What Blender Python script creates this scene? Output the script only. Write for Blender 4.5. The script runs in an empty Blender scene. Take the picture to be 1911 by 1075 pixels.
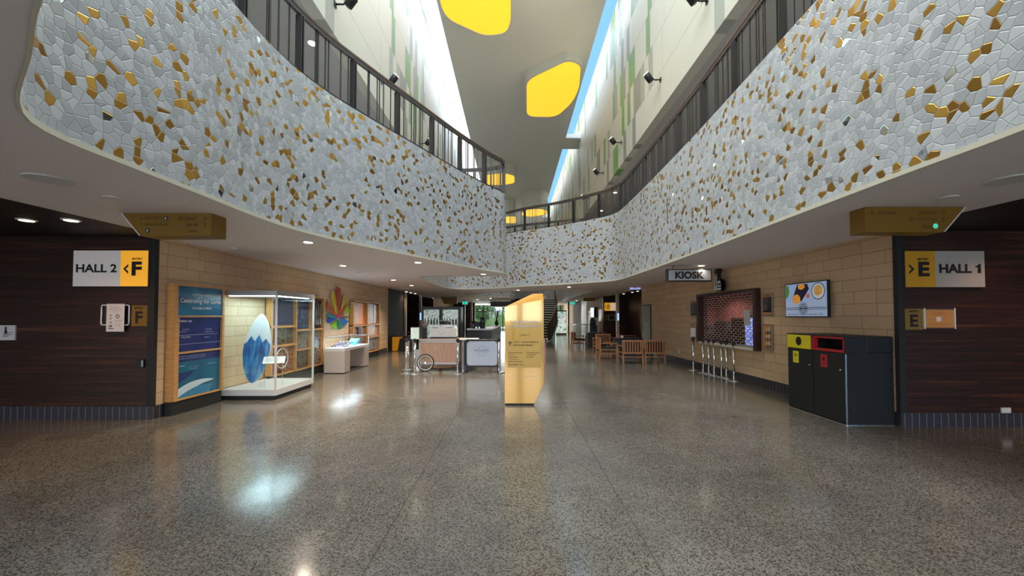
import bpy, bmesh, math, random
from mathutils import Vector, Matrix
from mathutils.geometry import tessellate_polygon
random.seed(7)
scene = bpy.context.scene
COL = scene.collection
PI = math.pi

# ------------------------------------------------------------------ camera
FPX, CX, CY, PITCH, EYE = 718.0, 958.0, 571.2, math.radians(1.5), 1.6
cam_d = bpy.data.cameras.new('camera'); cam = bpy.data.objects.new('camera', cam_d); COL.objects.link(cam)
cam.location = (0, 0, EYE); cam.rotation_euler = (PI/2 + PITCH, 0, 0)
cam_d.sensor_width = 36.0; cam_d.lens = FPX*36.0/1911.0
cam_d.shift_x = -(CX-955.5)/1911.0; cam_d.shift_y = (CY-537.5)/1911.0
cam_d.clip_start = .05; cam_d.clip_end = 400
scene.camera = cam
scene.view_settings.view_transform = 'Standard'
scene.view_settings.look = 'None'
scene.view_settings.gamma = 1.0
scene.view_settings.use_curve_mapping = False
scene.view_settings.exposure = 0.22

# ------------------------------------------------------------------ daylight
world = bpy.data.worlds.new('sky'); scene.world = world; world.use_nodes = True
wn, wl = world.node_tree.nodes, world.node_tree.links
wn.clear()
w_out = wn.new('ShaderNodeOutputWorld'); w_bg = wn.new('ShaderNodeBackground')
w_tc = wn.new('ShaderNodeTexCoord'); w_sep = wn.new('ShaderNodeSeparateXYZ')
w_r = wn.new('ShaderNodeValToRGB'); w_m = wn.new('ShaderNodeMapRange')
wl.new(w_tc.outputs['Generated'], w_sep.inputs[0]); wl.new(w_sep.outputs['X'], w_m.inputs[0])
w_m.inputs[1].default_value = -0.10; w_m.inputs[2].default_value = 0.03
w_r.color_ramp.elements[0].color = (1.7, 1.75, 1.8, 1); w_r.color_ramp.elements[1].color = (0.27, 0.60, 1.05, 1)
wl.new(w_m.outputs[0], w_r.inputs[0]); wl.new(w_r.outputs[0], w_bg.inputs['Color'])
w_bg.inputs['Strength'].default_value = 1.0
wl.new(w_bg.outputs[0], w_out.inputs['Surface'])

def area(name, loc, rot, sx, sy, power, color=(1, 1, 1), parent=None):
    d = bpy.data.lights.new(name, 'AREA'); d.shape = 'RECTANGLE'; d.size = sx; d.size_y = sy
    d.energy = power; d.color = color
    o = bpy.data.objects.new(name, d); COL.objects.link(o); o.location = loc; o.rotation_euler = rot
    if parent: o.parent = parent
    return o
def spot(name, loc, power, color=(1, .86, .7), size=120, blend=.8, rot=(0, 0, 0), rad=.06, parent=None):
    d = bpy.data.lights.new(name, 'SPOT'); d.energy = power; d.color = color
    d.spot_size = math.radians(size); d.spot_blend = blend; d.shadow_soft_size = rad
    o = bpy.data.objects.new(name, d); COL.objects.link(o); o.location = loc; o.rotation_euler = rot
    if parent: o.parent = parent
    return o
# added out-of-view fill lamp high over the entrance end; daylight through the two roof slots and through the entrance glazing
area('added_roof_fill', (-1.2, 4.0, 13.4), (0, 0, 0), 4.6, 13.0, 1000, (.86, .94, 1))
area('roof_slot_daylight', (-3.22, 25.75, 14.2), (0, 0, 0), 1.0, 30.5, 620, (1, 1, 1))
area('roof_slot_daylight', (3.75, 16.5, 13.9), (0, 0, 0), .8, 14, 60, (.30, .62, 1))
for _a, _b in ((-8.2, -5.6), (-5.2, -2.9), (-2.5, .20), (.55, 1.65), (2.1, 4.6), (5.0, 8.0)): area('entrance_daylight', ((_a+_b)/2, -8.6, 3.75), (PI/2, 0, 0), _b-_a, 4.9, 52*(_b-_a), (.95, .97, 1))
area('far_glazing_daylight', (-.5, 43.2, 1.6), (-PI/2, 0, 0), 9, 2.4, 420, (.93, 1, .98))

# ------------------------------------------------------------------ pixel -> world helpers (1911 x 1075 frame)
def ray(px, py):
    u = (px-CX)/FPX; v = -(py-CY)/FPX
    return Vector((u, math.cos(PITCH)-v*math.sin(PITCH), math.sin(PITCH)+v*math.cos(PITCH)))
def atz(px, py, z):
    d = ray(px, py); t = (z-EYE)/d.z
    return Vector((d.x*t, d.y*t, z))
def aty(px, py, y):
    d = ray(px, py); t = y/d.y
    return Vector((d.x*t, y, EYE+d.z*t))
def atx(px, py, x):
    d = ray(px, py); t = x/d.x
    return Vector((x, d.y*t, EYE+d.z*t))

# ------------------------------------------------------------------ materials
MATS = {}
def newmat(name):
    m = bpy.data.materials.new(name); m.use_nodes = True
    nt = m.node_tree; b = nt.nodes['Principled BSDF']
    return m, nt, b
def mat(name, col, rough=.5, metal=0, emit=None, es=0, coat=0, bump=0, bscale=60, var=0):
    if name in MATS: return MATS[name]
    m, nt, b = newmat(name)
    b.inputs['Base Color'].default_value = (*col, 1); b.inputs['Roughness'].default_value = rough
    b.inputs['Metallic'].default_value = metal; b.inputs['Coat Weight'].default_value = coat
    if emit: b.inputs['Emission Color'].default_value = (*emit, 1); b.inputs['Emission Strength'].default_value = es
    N, L = nt.nodes, nt.links
    tc = N.new('ShaderNodeTexCoord'); nz = N.new('ShaderNodeTexNoise'); nz.inputs['Scale'].default_value = bscale
    L.new(tc.outputs['Object'], nz.inputs['Vector'])
    if bump:
        bp = N.new('ShaderNodeBump'); bp.inputs['Strength'].default_value = bump; bp.inputs['Distance'].default_value = .01
        L.new(nz.outputs[0], bp.inputs['Height']); L.new(bp.outputs[0], b.inputs['Normal'])
    v = var or .06
    mx = N.new('ShaderNodeMix'); mx.data_type = 'RGBA'
    mx.inputs['A'].default_value = (*[c*(1-v) for c in col], 1); mx.inputs['B'].default_value = (*[min(1, c*(1+v)) for c in col], 1)
    L.new(nz.outputs[0], mx.inputs['Factor']); L.new(mx.outputs['Result'], b.inputs['Base Color'])
    MATS[name] = m; return m
class NT:
    """small node-graph writer"""
    def __init__(s, name):
        s.m, s.nt, s.b = newmat(name); s.N, s.L = s.nt.nodes, s.nt.links
        MATS[name] = s.m
    def n(s, t, **k):
        o = s.N.new(t)
        for a, v in k.items(): setattr(o, a, v)
        return o
    def put(s, sock, v):
        if isinstance(v, bpy.types.NodeSocket): s.L.new(v, sock)
        elif v is not None: sock.default_value = v
    def math(s, op, a, b=None, c=None):
        o = s.n('ShaderNodeMath', operation=op); s.put(o.inputs[0], a)
        if b is not None: s.put(o.inputs[1], b)
        if c is not None: s.put(o.inputs[2], c)
        return o.outputs[0]
    def mix(s, f, a, b):
        o = s.n('ShaderNodeMix', data_type='RGBA'); s.put(o.inputs['Factor'], f)
        s.put(o.inputs['A'], (*a, 1) if isinstance(a, tuple) else a); s.put(o.inputs['B'], (*b, 1) if isinstance(b, tuple) else b)
        return o.outputs['Result']
    def fmix(s, f, a, b):
        o = s.n('ShaderNodeMix', data_type='FLOAT'); s.put(o.inputs['Factor'], f); s.put(o.inputs['A'], a); s.put(o.inputs['B'], b)
        return o.outputs['Result']
    def obj(s): return s.n('ShaderNodeTexCoord').outputs['Object']
    def uv(s): return s.n('ShaderNodeTexCoord').outputs['UV']
    def xyz(s, v):
        o = s.n('ShaderNodeSeparateXYZ'); s.put(o.inputs[0], v); return o.outputs
    def comb(s, x, y, z=0.0):
        o = s.n('ShaderNodeCombineXYZ'); s.put(o.inputs[0], x); s.put(o.inputs[1], y); s.put(o.inputs[2], z); return o.outputs[0]
    def map(s, v, sc):
        o = s.n('ShaderNodeMapping'); s.put(o.inputs['Vector'], v); o.inputs['Scale'].default_value = sc; return o.outputs[0]
    def noise(s, v, scale, detail=2, rough=.5):
        o = s.n('ShaderNodeTexNoise'); s.put(o.inputs['Vector'], v); o.inputs['Scale'].default_value = scale
        o.inputs['Detail'].default_value = detail; o.inputs['Roughness'].default_value = rough; return o.outputs[0]
    def ramp(s, f, stops, const=False):
        o = s.n('ShaderNodeValToRGB'); s.put(o.inputs[0], f); r = o.color_ramp
        if const: r.interpolation = 'CONSTANT'
        while len(r.elements) > 1: r.elements.remove(r.elements[-1])
        r.elements[0].position = stops[0][0]; r.elements[0].color = (*stops[0][1], 1)
        for p, c in stops[1:]:
            e = r.elements.new(p); e.color = (*c, 1)
        return o.outputs[0]
    def bump(s, h, strength, dist=.01):
        o = s.n('ShaderNodeBump'); o.inputs['Strength'].default_value = strength; o.inputs['Distance'].default_value = dist
        s.put(o.inputs['Height'], h); s.L.new(o.outputs[0], s.b.inputs['Normal']); return o.outputs[0]
    def set(s, **k):
        for a, v in k.items():
            s.put(s.b.inputs[a.replace('_', ' ')], (*v, 1) if isinstance(v, tuple) and len(v) == 3 else v)

def m_mosaic():
    t = NT('broken_tile_mosaic'); uv = t.uv()
    v = t.n('ShaderNodeTexVoronoi', voronoi_dimensions='2D'); t.put(v.inputs['Vector'], uv); v.inputs['Scale'].default_value = 13.5
    e = t.n('ShaderNodeTexVoronoi', voronoi_dimensions='2D', feature='DISTANCE_TO_EDGE'); t.put(e.inputs['Vector'], uv); e.inputs['Scale'].default_value = 13.5
    c = t.xyz(v.outputs['Color'])
    gold = t.math('GREATER_THAN', c[0], .86); mir = t.math('GREATER_THAN', c[1], .982)
    grout = t.math('LESS_THAN', e.outputs['Distance'], .022)
    white = t.mix(c[2], (.50, .515, .53), (.60, .612, .622))
    gcol = t.mix(c[2], (.40, .20, .035), (.66, .39, .085))
    col = t.mix(gold, white, gcol); col = t.mix(mir, col, (.75, .76, .76)); col = t.mix(grout, col, (.45, .45, .44))
    ng = t.math('SUBTRACT', 1.0, grout)
    metal = t.math('MULTIPLY', t.math('MAXIMUM', t.math('MULTIPLY', gold, .8), mir), ng)
    rough = t.fmix(gold, .30, .30); rough = t.fmix(mir, rough, .05); rough = t.fmix(grout, rough, .6)
    t.set(Base_Color=col, Metallic=metal, Roughness=rough)
    bp = t.n('ShaderNodeBump'); bp.inputs['Strength'].default_value = .5; bp.inputs['Distance'].default_value = .006
    t.put(bp.inputs['Height'], t.math('MINIMUM', t.math('MULTIPLY', e.outputs['Distance'], 12.0), 1.0))
    sub = t.n('ShaderNodeVectorMath', operation='SUBTRACT'); t.put(sub.inputs[0], v.outputs['Color']); sub.inputs[1].default_value = (.5, .5, .5)
    sc = t.n('ShaderNodeVectorMath', operation='SCALE'); t.L.new(sub.outputs[0], sc.inputs[0]); sc.inputs['Scale'].default_value = .13
    ad = t.n('ShaderNodeVectorMath', operation='ADD'); t.L.new(bp.outputs[0], ad.inputs[0]); t.L.new(sc.outputs[0], ad.inputs[1])
    nm = t.n('ShaderNodeVectorMath', operation='NORMALIZE'); t.L.new(ad.outputs[0], nm.inputs[0]); t.L.new(nm.outputs[0], t.b.inputs['Normal'])
def m_floor():
    t = NT('polished_concrete'); o = t.obj(); p = t.xyz(o)
    big = t.noise(o, .45, 4, .6); mid = t.noise(o, 3.0, 3, .6)
    base = t.ramp(t.math('ADD', t.math('MULTIPLY', big, .75), t.math('MULTIPLY', mid, .25)), [(.34, (.132, .118, .094)), (.5, (.195, .170, .134)), (.66, (.272, .238, .185))])
    v = t.n('ShaderNodeTexVoronoi', voronoi_dimensions='2D'); t.put(v.inputs['Vector'], o); v.inputs['Scale'].default_value = 78
    c = t.xyz(v.outputs['Color'])
    th = t.fmix(c[1], .22, .58)
    sp = t.math('MULTIPLY', t.math('LESS_THAN', v.outputs['Distance'], th), t.math('GREATER_THAN', c[0], .38))
    lg = t.math('MULTIPLY', t.math('LESS_THAN', v.outputs['Distance'], .3), t.math('LESS_THAN', c[0], .08))
    col = t.mix(t.math('MULTIPLY', sp, .86), base, (.035, .030, .026)); col = t.mix(t.math('MULTIPLY', lg, .6), col, (.42, .38, .31))
    jx = t.math('LESS_THAN', t.math('ABSOLUTE', t.math('SUBTRACT', t.math('ABSOLUTE', p[0]), .93)), .006)
    jm = t.math('LESS_THAN', t.math('ABSOLUTE', t.math('SUBTRACT', t.math('MODULO', t.math('ADD', p[1], 10.0), 1.68), 1.62)), .005)
    j = t.math('MAXIMUM', jx, t.math('MULTIPLY', jm, t.math('LESS_THAN', t.math('MODULO', t.math('ADD', p[1], 10.0), 5.04), 1.68)))
    col = t.mix(t.math('MULTIPLY', j, .6), col, (.05, .045, .04))
    t.set(Base_Color=col, Roughness=t.math('MULTIPLY_ADD', mid, .10, .10)); t.b.inputs['IOR'].default_value = 1.6
    t.bump(t.noise(o, 5, 2), .03, .02)
def m_block():
    t = NT('sandstone_block'); p = t.xyz(t.obj()); v = t.comb(t.math('ADD', p[0], p[1]), p[2])
    b = t.n('ShaderNodeTexBrick', offset=.42, offset_frequency=2, squash=.62, squash_frequency=3); t.put(b.inputs['Vector'], v)
    b.inputs['Scale'].default_value = 1; b.inputs['Brick Width'].default_value = .62; b.inputs['Row Height'].default_value = .2
    b.inputs['Mortar Size'].default_value = .006; b.inputs['Mortar Smooth'].default_value = .2; b.inputs['Bias'].default_value = 0
    b.inputs['Color1'].default_value = (.64, .455, .28, 1); b.inputs['Color2'].default_value = (.74, .54, .34, 1); b.inputs['Mortar'].default_value = (.38, .26, .16, 1)
    n = t.noise(t.obj(), 40, 4); col = t.mix(t.math('MULTIPLY', n, .35), b.outputs['Color'], (.48, .33, .20))
    t.set(Base_Color=col, Roughness=.8); t.bump(t.math('SUBTRACT', t.math('MULTIPLY', n, .3), b.outputs['Fac']), .5, .01)
def m_timber():
    t = NT('dark_timber_boards'); p = t.xyz(t.obj()); h = t.math('ADD', p[0], p[1])
    row = t.math('FLOOR', t.math('DIVIDE', p[2], .135)); wn_ = t.n('ShaderNodeTexWhiteNoise', noise_dimensions='1D'); t.put(wn_.inputs['W'], row)
    hh = t.math('ADD', h, t.math('MULTIPLY', wn_.outputs['Value'], 37.0))
    g = t.noise(t.comb(t.math('MULTIPLY', hh, .55), t.math('MULTIPLY', p[2], 14.0), row), 1.0, 5, .6)
    g2 = t.noise(t.comb(t.math('MULTIPLY', hh, 1.2), t.math('MULTIPLY', p[2], 60.0)), 1.0, 3)
    col = t.ramp(t.math('ADD', t.math('MULTIPLY', g, .8), t.math('MULTIPLY', g2, .2)), [(.35, (.020, .008, .005)), (.52, (.034, .012, .007)), (.62, (.075, .024, .011)), (.72, (.17, .055, .022))])
    fr = t.math('FRACT', t.math('DIVIDE', p[2], .135)); gap = t.math('LESS_THAN', fr, .035)
    col = t.mix(gap, col, (.006, .003, .002)); t.set(Base_Color=col, Roughness=.42)
    t.bump(t.math('SUBTRACT', t.math('MULTIPLY', g2, .2), gap), .4, .01)
def m_panel():
    t = NT('cream_panels_with_strips'); p = t.xyz(t.obj())
    H, W = 1.22, .37
    row = t.math('FLOOR', t.math('DIVIDE', p[2], H)); ys = t.math('ADD', p[1], t.math('MULTIPLY', row, .17))
    col_i = t.math('FLOOR', t.math('DIVIDE', ys, W))
    w = t.n('ShaderNodeTexWhiteNoise', noise_dimensions='2D'); t.put(w.inputs['Vector'], t.comb(row, col_i))
    w2 = t.n('ShaderNodeTexWhiteNoise', noise_dimensions='2D'); t.put(w2.inputs['Vector'], t.comb(t.math('ADD', row, 91.0), col_i))
    on = t.math('GREATER_THAN', w.outputs['Value'], .77)
    strip = t.ramp(w2.outputs['Value'], [(0, (.30, .31, .27)), (.36, (.17, .42, .07)), (.60, (.40, .42, .36)), (.80, (.22, .36, .16))], const=True)
    seam = t.math('LESS_THAN', t.math('FRACT', t.math('DIVIDE', p[2], H)), .012)
    seam2 = t.math('LESS_THAN', t.math('FRACT', t.math('DIVIDE', ys, W*8)), .004)
    c = t.mix(on, (.66, .64, .53), strip); c = t.mix(t.math('MAXIMUM', seam, seam2), c, (.30, .29, .24))
    t.set(Base_Color=c, Roughness=.45)
def m_plinth():
    t = NT('dark_soldier_brick'); p = t.xyz(t.obj()); h = t.math('ADD', p[0], p[1])
    f = t.math('FRACT', t.math('DIVIDE', h, .105)); g = t.math('LESS_THAN', f, .05)
    n = t.noise(t.obj(), 20, 3); base = t.mix(n, (.028, .028, .038), (.055, .055, .07))
    t.set(Base_Color=t.mix(g, base, (.36, .32, .30)), Roughness=.35); t.bump(t.math('SUBTRACT', 1.0, g), .5, .01)
def m_corr():
    t = NT('grey_ribbed_cladding'); p = t.xyz(t.obj()); h = t.math('ADD', p[0], p[1])
    s = t.math('SINE', t.math('MULTIPLY', h, 42.0)); t.set(Base_Color=t.mix(t.math('MULTIPLY_ADD', s, .5, .5), (.10, .10, .10), (.19, .185, .18)), Roughness=.5, Metallic=.3)
    t.bump(s, .6, .02)
def m_wood(name, a, b, sc=(2, 2, 26), rough=.45):
    if name in MATS: return MATS[name]
    t = NT(name); v = t.map(t.obj(), sc); n = t.noise(v, 1.6, 4, .6)
    t.set(Base_Color=t.mix(t.ramp(n, [(.35, (0, 0, 0)), (.65, (1, 1, 1))]), a, b), Roughness=rough); return t.m
def m_glass(name='clear_glass', tint=(.96, .99, .98), f=.10):
    if name in MATS: return MATS[name]
    m = bpy.data.materials.new(name); m.use_nodes = True; nt = m.node_tree; nt.nodes.clear()
    o = nt.nodes.new('ShaderNodeOutputMaterial'); mx = nt.nodes.new('ShaderNodeMixShader'); tr = nt.nodes.new('ShaderNodeBsdfTransparent'); gl = nt.nodes.new('ShaderNodeBsdfGlossy')
    lw = nt.nodes.new('ShaderNodeLayerWeight'); lw.inputs['Blend'].default_value = .5; pw = nt.nodes.new('ShaderNodeMath'); pw.operation = 'POWER'; nt.links.new(lw.outputs['Facing'], pw.inputs[0]); pw.inputs[1].default_value = 4
    fr = nt.nodes.new('ShaderNodeMath'); fr.operation = 'MULTIPLY_ADD'; nt.links.new(pw.outputs[0], fr.inputs[0]); fr.inputs[1].default_value = .4; fr.inputs[2].default_value = .035
    tr.inputs[0].default_value = (*tint, 1); gl.inputs['Roughness'].default_value = .02
    nt.links.new(fr.outputs[0], mx.inputs[0]); nt.links.new(tr.outputs[0], mx.inputs[1]); nt.links.new(gl.outputs[0], mx.inputs[2]); nt.links.new(mx.outputs[0], o.inputs[0])
    MATS[name] = m; return m
def m_graphic(name, cols, scale=2.5, dist=2.0, es=0, thr=None):
    if name in MATS: return MATS[name]
    t = NT(name); o = t.n('ShaderNodeTexNoise'); t.put(o.inputs['Vector'], t.obj()); o.inputs['Scale'].default_value = scale; o.inputs['Distortion'].default_value = dist; o.inputs['Detail'].default_value = 1.5
    n = len(cols); st = [(.3+.4*i/max(1, n-1), c) for i, c in enumerate(cols)]
    c = t.ramp(o.outputs[0], st, const=bool(thr)); t.set(Base_Color=c, Roughness=.25)
    if es: t.set(Emission_Color=c, Emission_Strength=es)
    return t.m
m_mosaic(); m_floor(); m_block(); m_timber(); m_panel(); m_plinth(); m_corr()
M = MATS
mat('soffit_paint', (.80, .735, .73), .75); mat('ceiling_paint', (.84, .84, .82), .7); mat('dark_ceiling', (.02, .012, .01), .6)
mat('cream_trim', (.70, .66, .52), .5); mat('mezz_grey', (.52, .51, .49), .7); mat('steel_dark', (.085, .078, .075), .45, .4)
mat('black', (.012, .012, .013), .4); mat('black_matte', (.018, .018, .018), .7); mat('bin_black', (.012, .013, .013), .5, bump=.1, bscale=200)
mat('white_gloss', (.75, .75, .74), .3); mat('white_matte', (.72, .70, .68), .7); mat('chrome', (.8, .8, .82), .12, 1.0)
mat('brushed_steel', (.55, .55, .56), .3, .9); mat('grey_metal', (.42, .42, .43), .4, .5); mat('yellow', (.86, .72, .02), .4); mat('red', (.50, .02, .03), .4)
mat('amber', (.90, .42, .02), .4); mat('gold_paint', (.23, .125, .010), .4, .15); mat('gold_gloss', (.74, .38, .04), .08, .3, coat=1); M['gold_gloss'].node_tree.nodes['Principled BSDF'].inputs['Coat IOR'].default_value = 1.65
mat('gold_dark', (.26, .17, .03), .4, .2); mat('ink', (.012, .010, .010), .6); mat('ink_soft', (.10, .065, .02), .6); mat('white_ink', (.85, .88, .9), .5)
mat('grey_beige', (.48, .42, .38), .5); mat('grey_white', (.62, .62, .63), .45); mat('blue_board', (.45, .50, .60), .5); mat('olive_door', (.10, .085, .045), .5)
mat('post_beige', (.36, .31, .24), .5); mat('fixture_white', (.75, .74, .68), .5); mat('rubber', (.02, .02, .02), .8); mat('green_exit', (.02, .35, .22), .4, emit=(.03, .55, .38), es=.9)
mat('lamp_glow', (1, .9, .75), .5, emit=(1, .85, .66), es=9); mat('lamp_warm', (1, .7, .45), .5, emit=(1, .62, .35), es=7)
mat('amber_glow', (.9, .5, .03), .5, emit=(1.0, .56, .028), es=.95); mat('case_light', (1, 1, 1), .5, emit=(.85, .95, 1), es=5)
mat('orange_light', (.9, .5, .05), .5, emit=(1, .42, .02), es=.45); mat('sign_white_lit', (.7, .68, .66), .5, emit=(.9, .82, .78), es=.10)
mat('purple_lit', (.2, .2, .5), .4, emit=(.35, .38, .85), es=.7); mat('blue_lit', (.3, .5, .8), .4, emit=(.35, .6, 1), es=.9)
m_wood('orange_pine', (.50, .24, .07), (.66, .36, .12)); m_wood('teak', (.26, .11, .045), (.42, .19, .08), (14, 14, 3)); m_wood('cart_veneer', (.42, .25, .17), (.52, .33, .24), (12, 12, 1.5))
m_wood('handrail_timber', (.10, .045, .03), (.17, .08, .05), (3, 3, 10)); m_wood('dark_surround', (.035, .012, .012), (.06, .022, .02), (4, 4, 12))

# ------------------------------------------------------------------ mesh helpers
def B(): return bmesh.new()
def box(bm, x0, x1, y0, y1, z0, z1, bev=0, mi=0, mtx=None):
    g = bmesh.ops.create_cube(bm, size=1)
    vs = g['verts']
    for v in vs:
        v.co = Vector(((x0+x1)/2+v.co.x*(x1-x0), (y0+y1)/2+v.co.y*(y1-y0), (z0+z1)/2+v.co.z*(z1-z0)))
    fs = list({f for v in vs for f in v.link_faces})
    if bev:
        es = list({e for v in vs for e in v.link_edges})
        r = bmesh.ops.bevel(bm, geom=es, offset=bev, segments=2, affect='EDGES', profile=.7)
        fs = [f for f in r['faces']] + [f for f in fs if f.is_valid]; vs = list({v for f in fs for v in f.verts})
    for f in fs:
        if f.is_valid: f.material_index = mi
    if mtx:
        for v in vs: v.co = mtx @ v.co
    return vs
def prism(bm, poly, y0, y1, mi=0, mi_front=None):
    """poly in x,z (local), extruded from y0 (front) to y1"""
    a = [bm.verts.new((p[0], y0, p[1])) for p in poly]; b = [bm.verts.new((p[0], y1, p[1])) for p in poly]
    n = len(poly)
    try:
        f = bm.faces.new(a); f.material_index = mi if mi_front is None else mi_front
        bm.faces.new(b[::-1]).material_index = mi
    except ValueError: pass
    for i in range(n):
        j = (i+1) % n
        bm.faces.new((a[j], a[i], b[i], b[j])).material_index = mi
    bmesh.ops.recalc_face_normals(bm, faces=bm.faces)
def hprism(bm, poly, z0, z1, mi=0):
    a = [bm.verts.new((p[0], p[1], z0)) for p in poly]; b = [bm.verts.new((p[0], p[1], z1)) for p in poly]; n = len(poly)
    bm.faces.new(a[::-1]).material_index = mi; bm.faces.new(b).material_index = mi
    for i in range(n):
        j = (i+1) % n; bm.faces.new((a[i], a[j], b[j], b[i])).material_index = mi
    bmesh.ops.recalc_face_normals(bm, faces=bm.faces)
def lathe(bm, prof, n=24, c=(0, 0), mi=0, smooth=True):
    rings = []
    for r, z in prof:
        rings.append([bm.verts.new((c[0]+r*math.cos(2*PI*k/n), c[1]+r*math.sin(2*PI*k/n), z)) for k in range(n)])
    for a, b in zip(rings, rings[1:]):
        for k in range(n):
            f = bm.faces.new((a[k], a[(k+1) % n], b[(k+1) % n], b[k])); f.smooth = smooth; f.material_index = mi
    bm.faces.new(rings[0][::-1]).material_index = mi; bm.faces.new(rings[-1]).material_index = mi
def tube(bm, pts, r, n=8, mi=0, closed=False):
    pts = [Vector(p) for p in pts]; rings = []
    m = len(pts)
    for i, p in enumerate(pts):
        if closed: d = pts[(i+1) % m]-pts[(i-1) % m]
        else: d = pts[min(i+1, m-1)]-pts[max(i-1, 0)]
        d.normalize(); up = Vector((0, 0, 1)) if abs(d.z) < .95 else Vector((1, 0, 0))
        a = d.cross(up).normalized(); b = a.cross(d).normalized()
        rings.append([bm.verts.new(p+a*r*math.cos(2*PI*k/n)+b*r*math.sin(2*PI*k/n)) for k in range(n)])
    rr = list(zip(rings, rings[1:])) + ([(rings[-1], rings[0])] if closed else [])
    for a, b in rr:
        for k in range(n):
            f = bm.faces.new((a[k], a[(k+1) % n], b[(k+1) % n], b[k])); f.smooth = True; f.material_index = mi
    if not closed:
        bm.faces.new(rings[0][::-1]).material_index = mi; bm.faces.new(rings[-1]).material_index = mi
def ycyl(bm, x, z, r, y0, y1, n=24, mi=0):
    tube(bm, [(x, y0, z), (x, y1, z)], r, n, mi)
def obj(name, bm, m, parent=None, loc=None, rz=0):
    me = bpy.data.meshes.new(name); bmesh.ops.recalc_face_normals(bm, faces=bm.faces); bm.to_mesh(me); bm.free()
    for k in (m if isinstance(m, (list, tuple)) else [m]): me.materials.append(MATS[k] if isinstance(k, str) else k)
    o = bpy.data.objects.new(name, me); COL.objects.link(o)
    if parent: o.parent = parent
    if loc: o.location = loc
    o.rotation_euler.z = rz
    return o
def struct(o): o['kind'] = 'structure'; return o
def tag(o, label, cat, group=None):
    o['label'] = label; o['category'] = cat
    if group: o['group'] = group
    return o
def thing(name, label, cat, loc=(0, 0, 0), rz=0, group=None):
    o = bpy.data.objects.new(name, None); o.empty_display_size = .1; COL.objects.link(o); o.location = loc; o.rotation_euler.z = rz
    return tag(o, label, cat, group)
def dup(root, loc, rz=None, label=None, group=None):
    r = root.copy(); COL.objects.link(r); r.location = loc
    if rz is not None: r.rotation_euler.z = rz
    if label: r['label'] = label
    if group: r['group'] = group
    for ch in list(root.children):
        c = ch.copy(); COL.objects.link(c); c.parent = r
        for g in ch.children:
            d = g.copy(); COL.objects.link(d); d.parent = c
    return r
def text_bm(bm, s, x0, x1, z0, z1, y=-.002, bold=0, shear=0, fit='both', mi=0, depth=.0015, lines=1):
    """lettering laid in the local x,z plane, filling the given box"""
    cu = bpy.data.curves.new('t', 'FONT'); cu.body = s; cu.offset = bold; cu.shear = shear; cu.resolution_u = 3; cu.space_line = 1.05
    to = bpy.data.objects.new('t', cu); COL.objects.link(to)
    dg = bpy.context.evaluated_depsgraph_get(); me = bpy.data.meshes.new_from_object(to.evaluated_get(dg))
    bpy.data.objects.remove(to); bpy.data.curves.remove(cu)
    if not me.vertices: return
    xs = [v.co.x for v in me.vertices]; ys = [v.co.y for v in me.vertices]
    ax, bx, ay, by = min(xs), max(xs), min(ys), max(ys)
    sx = (x1-x0)/(bx-ax); sz = (z1-z0)/max(1e-6, by-ay)
    if fit == 'h': sx = sz
    vs = [bm.verts.new((x0+(v.co.x-ax)*sx, y, z0+(v.co.y-ay)*sz)) for v in me.vertices]
    for p in me.polygons:
        try: bm.faces.new([vs[i] for i in p.vertices]).material_index = mi
        except ValueError: pass
    bpy.data.meshes.remove(me)
def lettering(parent, s, x0, x1, z0, z1, y, m='ink', name='lettering', **k):
    bm = B()
    if isinstance(s, str): s = [(s, x0, x1, z0, z1)]
    for q in s: text_bm(bm, *q, y=y, **k)
    me = bpy.data.meshes.new(name); bm.to_mesh(me); bm.free(); me.materials.append(MATS[m])
    o = bpy.data.objects.new(name, me); COL.objects.link(o); o.parent = parent; return o
def arrow(bm, x, z, s, ang, y=-.003, w=.16):
    c, sn = math.cos(ang), math.sin(ang)
    def q(a, b): return bm.verts.new((x+(a*c-b*sn)*s, y, z+(a*sn+b*c)*s))
    bm.faces.new([q(-.5, -w/2), q(.4, -w/2), q(.4, w/2), q(-.5, w/2)])
    bm.faces.new([q(.5, 0), q(.1, .4), q(-.05, .4), q(.33, 0)]); bm.faces.new([q(.5, 0), q(.33, 0), q(-.05, -.4), q(.1, -.4)])
def rect(bm, x0, x1, z0, z1, y, mi=0):
    bm.faces.new([bm.verts.new(p) for p in ((x0, y, z0), (x1, y, z0), (x1, y, z1), (x0, y, z1))]).material_index = mi
def disc(bm, x, z, r, y, n=28, mi=0, rx=None, r_in=0):
    rx = rx or r
    if r_in:
        a = [bm.verts.new((x+rx*math.cos(2*PI*k/n), y, z+r*math.sin(2*PI*k/n))) for k in range(n)]; f = r_in/r
        b = [bm.verts.new((x+rx*f*math.cos(2*PI*k/n), y, z+r*f*math.sin(2*PI*k/n))) for k in range(n)]
        for k in range(n): bm.faces.new((a[k], a[(k+1) % n], b[(k+1) % n], b[k])).material_index = mi
    else: bm.faces.new([bm.verts.new((x+rx*math.cos(2*PI*k/n), y, z+r*math.sin(2*PI*k/n))) for k in range(n)]).material_index = mi
# ================================================================== THE SETTING
SOF, TOPF, MZC, ROOF = 2.85, 5.2, 7.5, 12.7
XW = 5.6
bm = B(); box(bm, -18, 18, -9, 50, -.2, 0); struct(obj('floor', bm, 'polished_concrete'))

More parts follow.
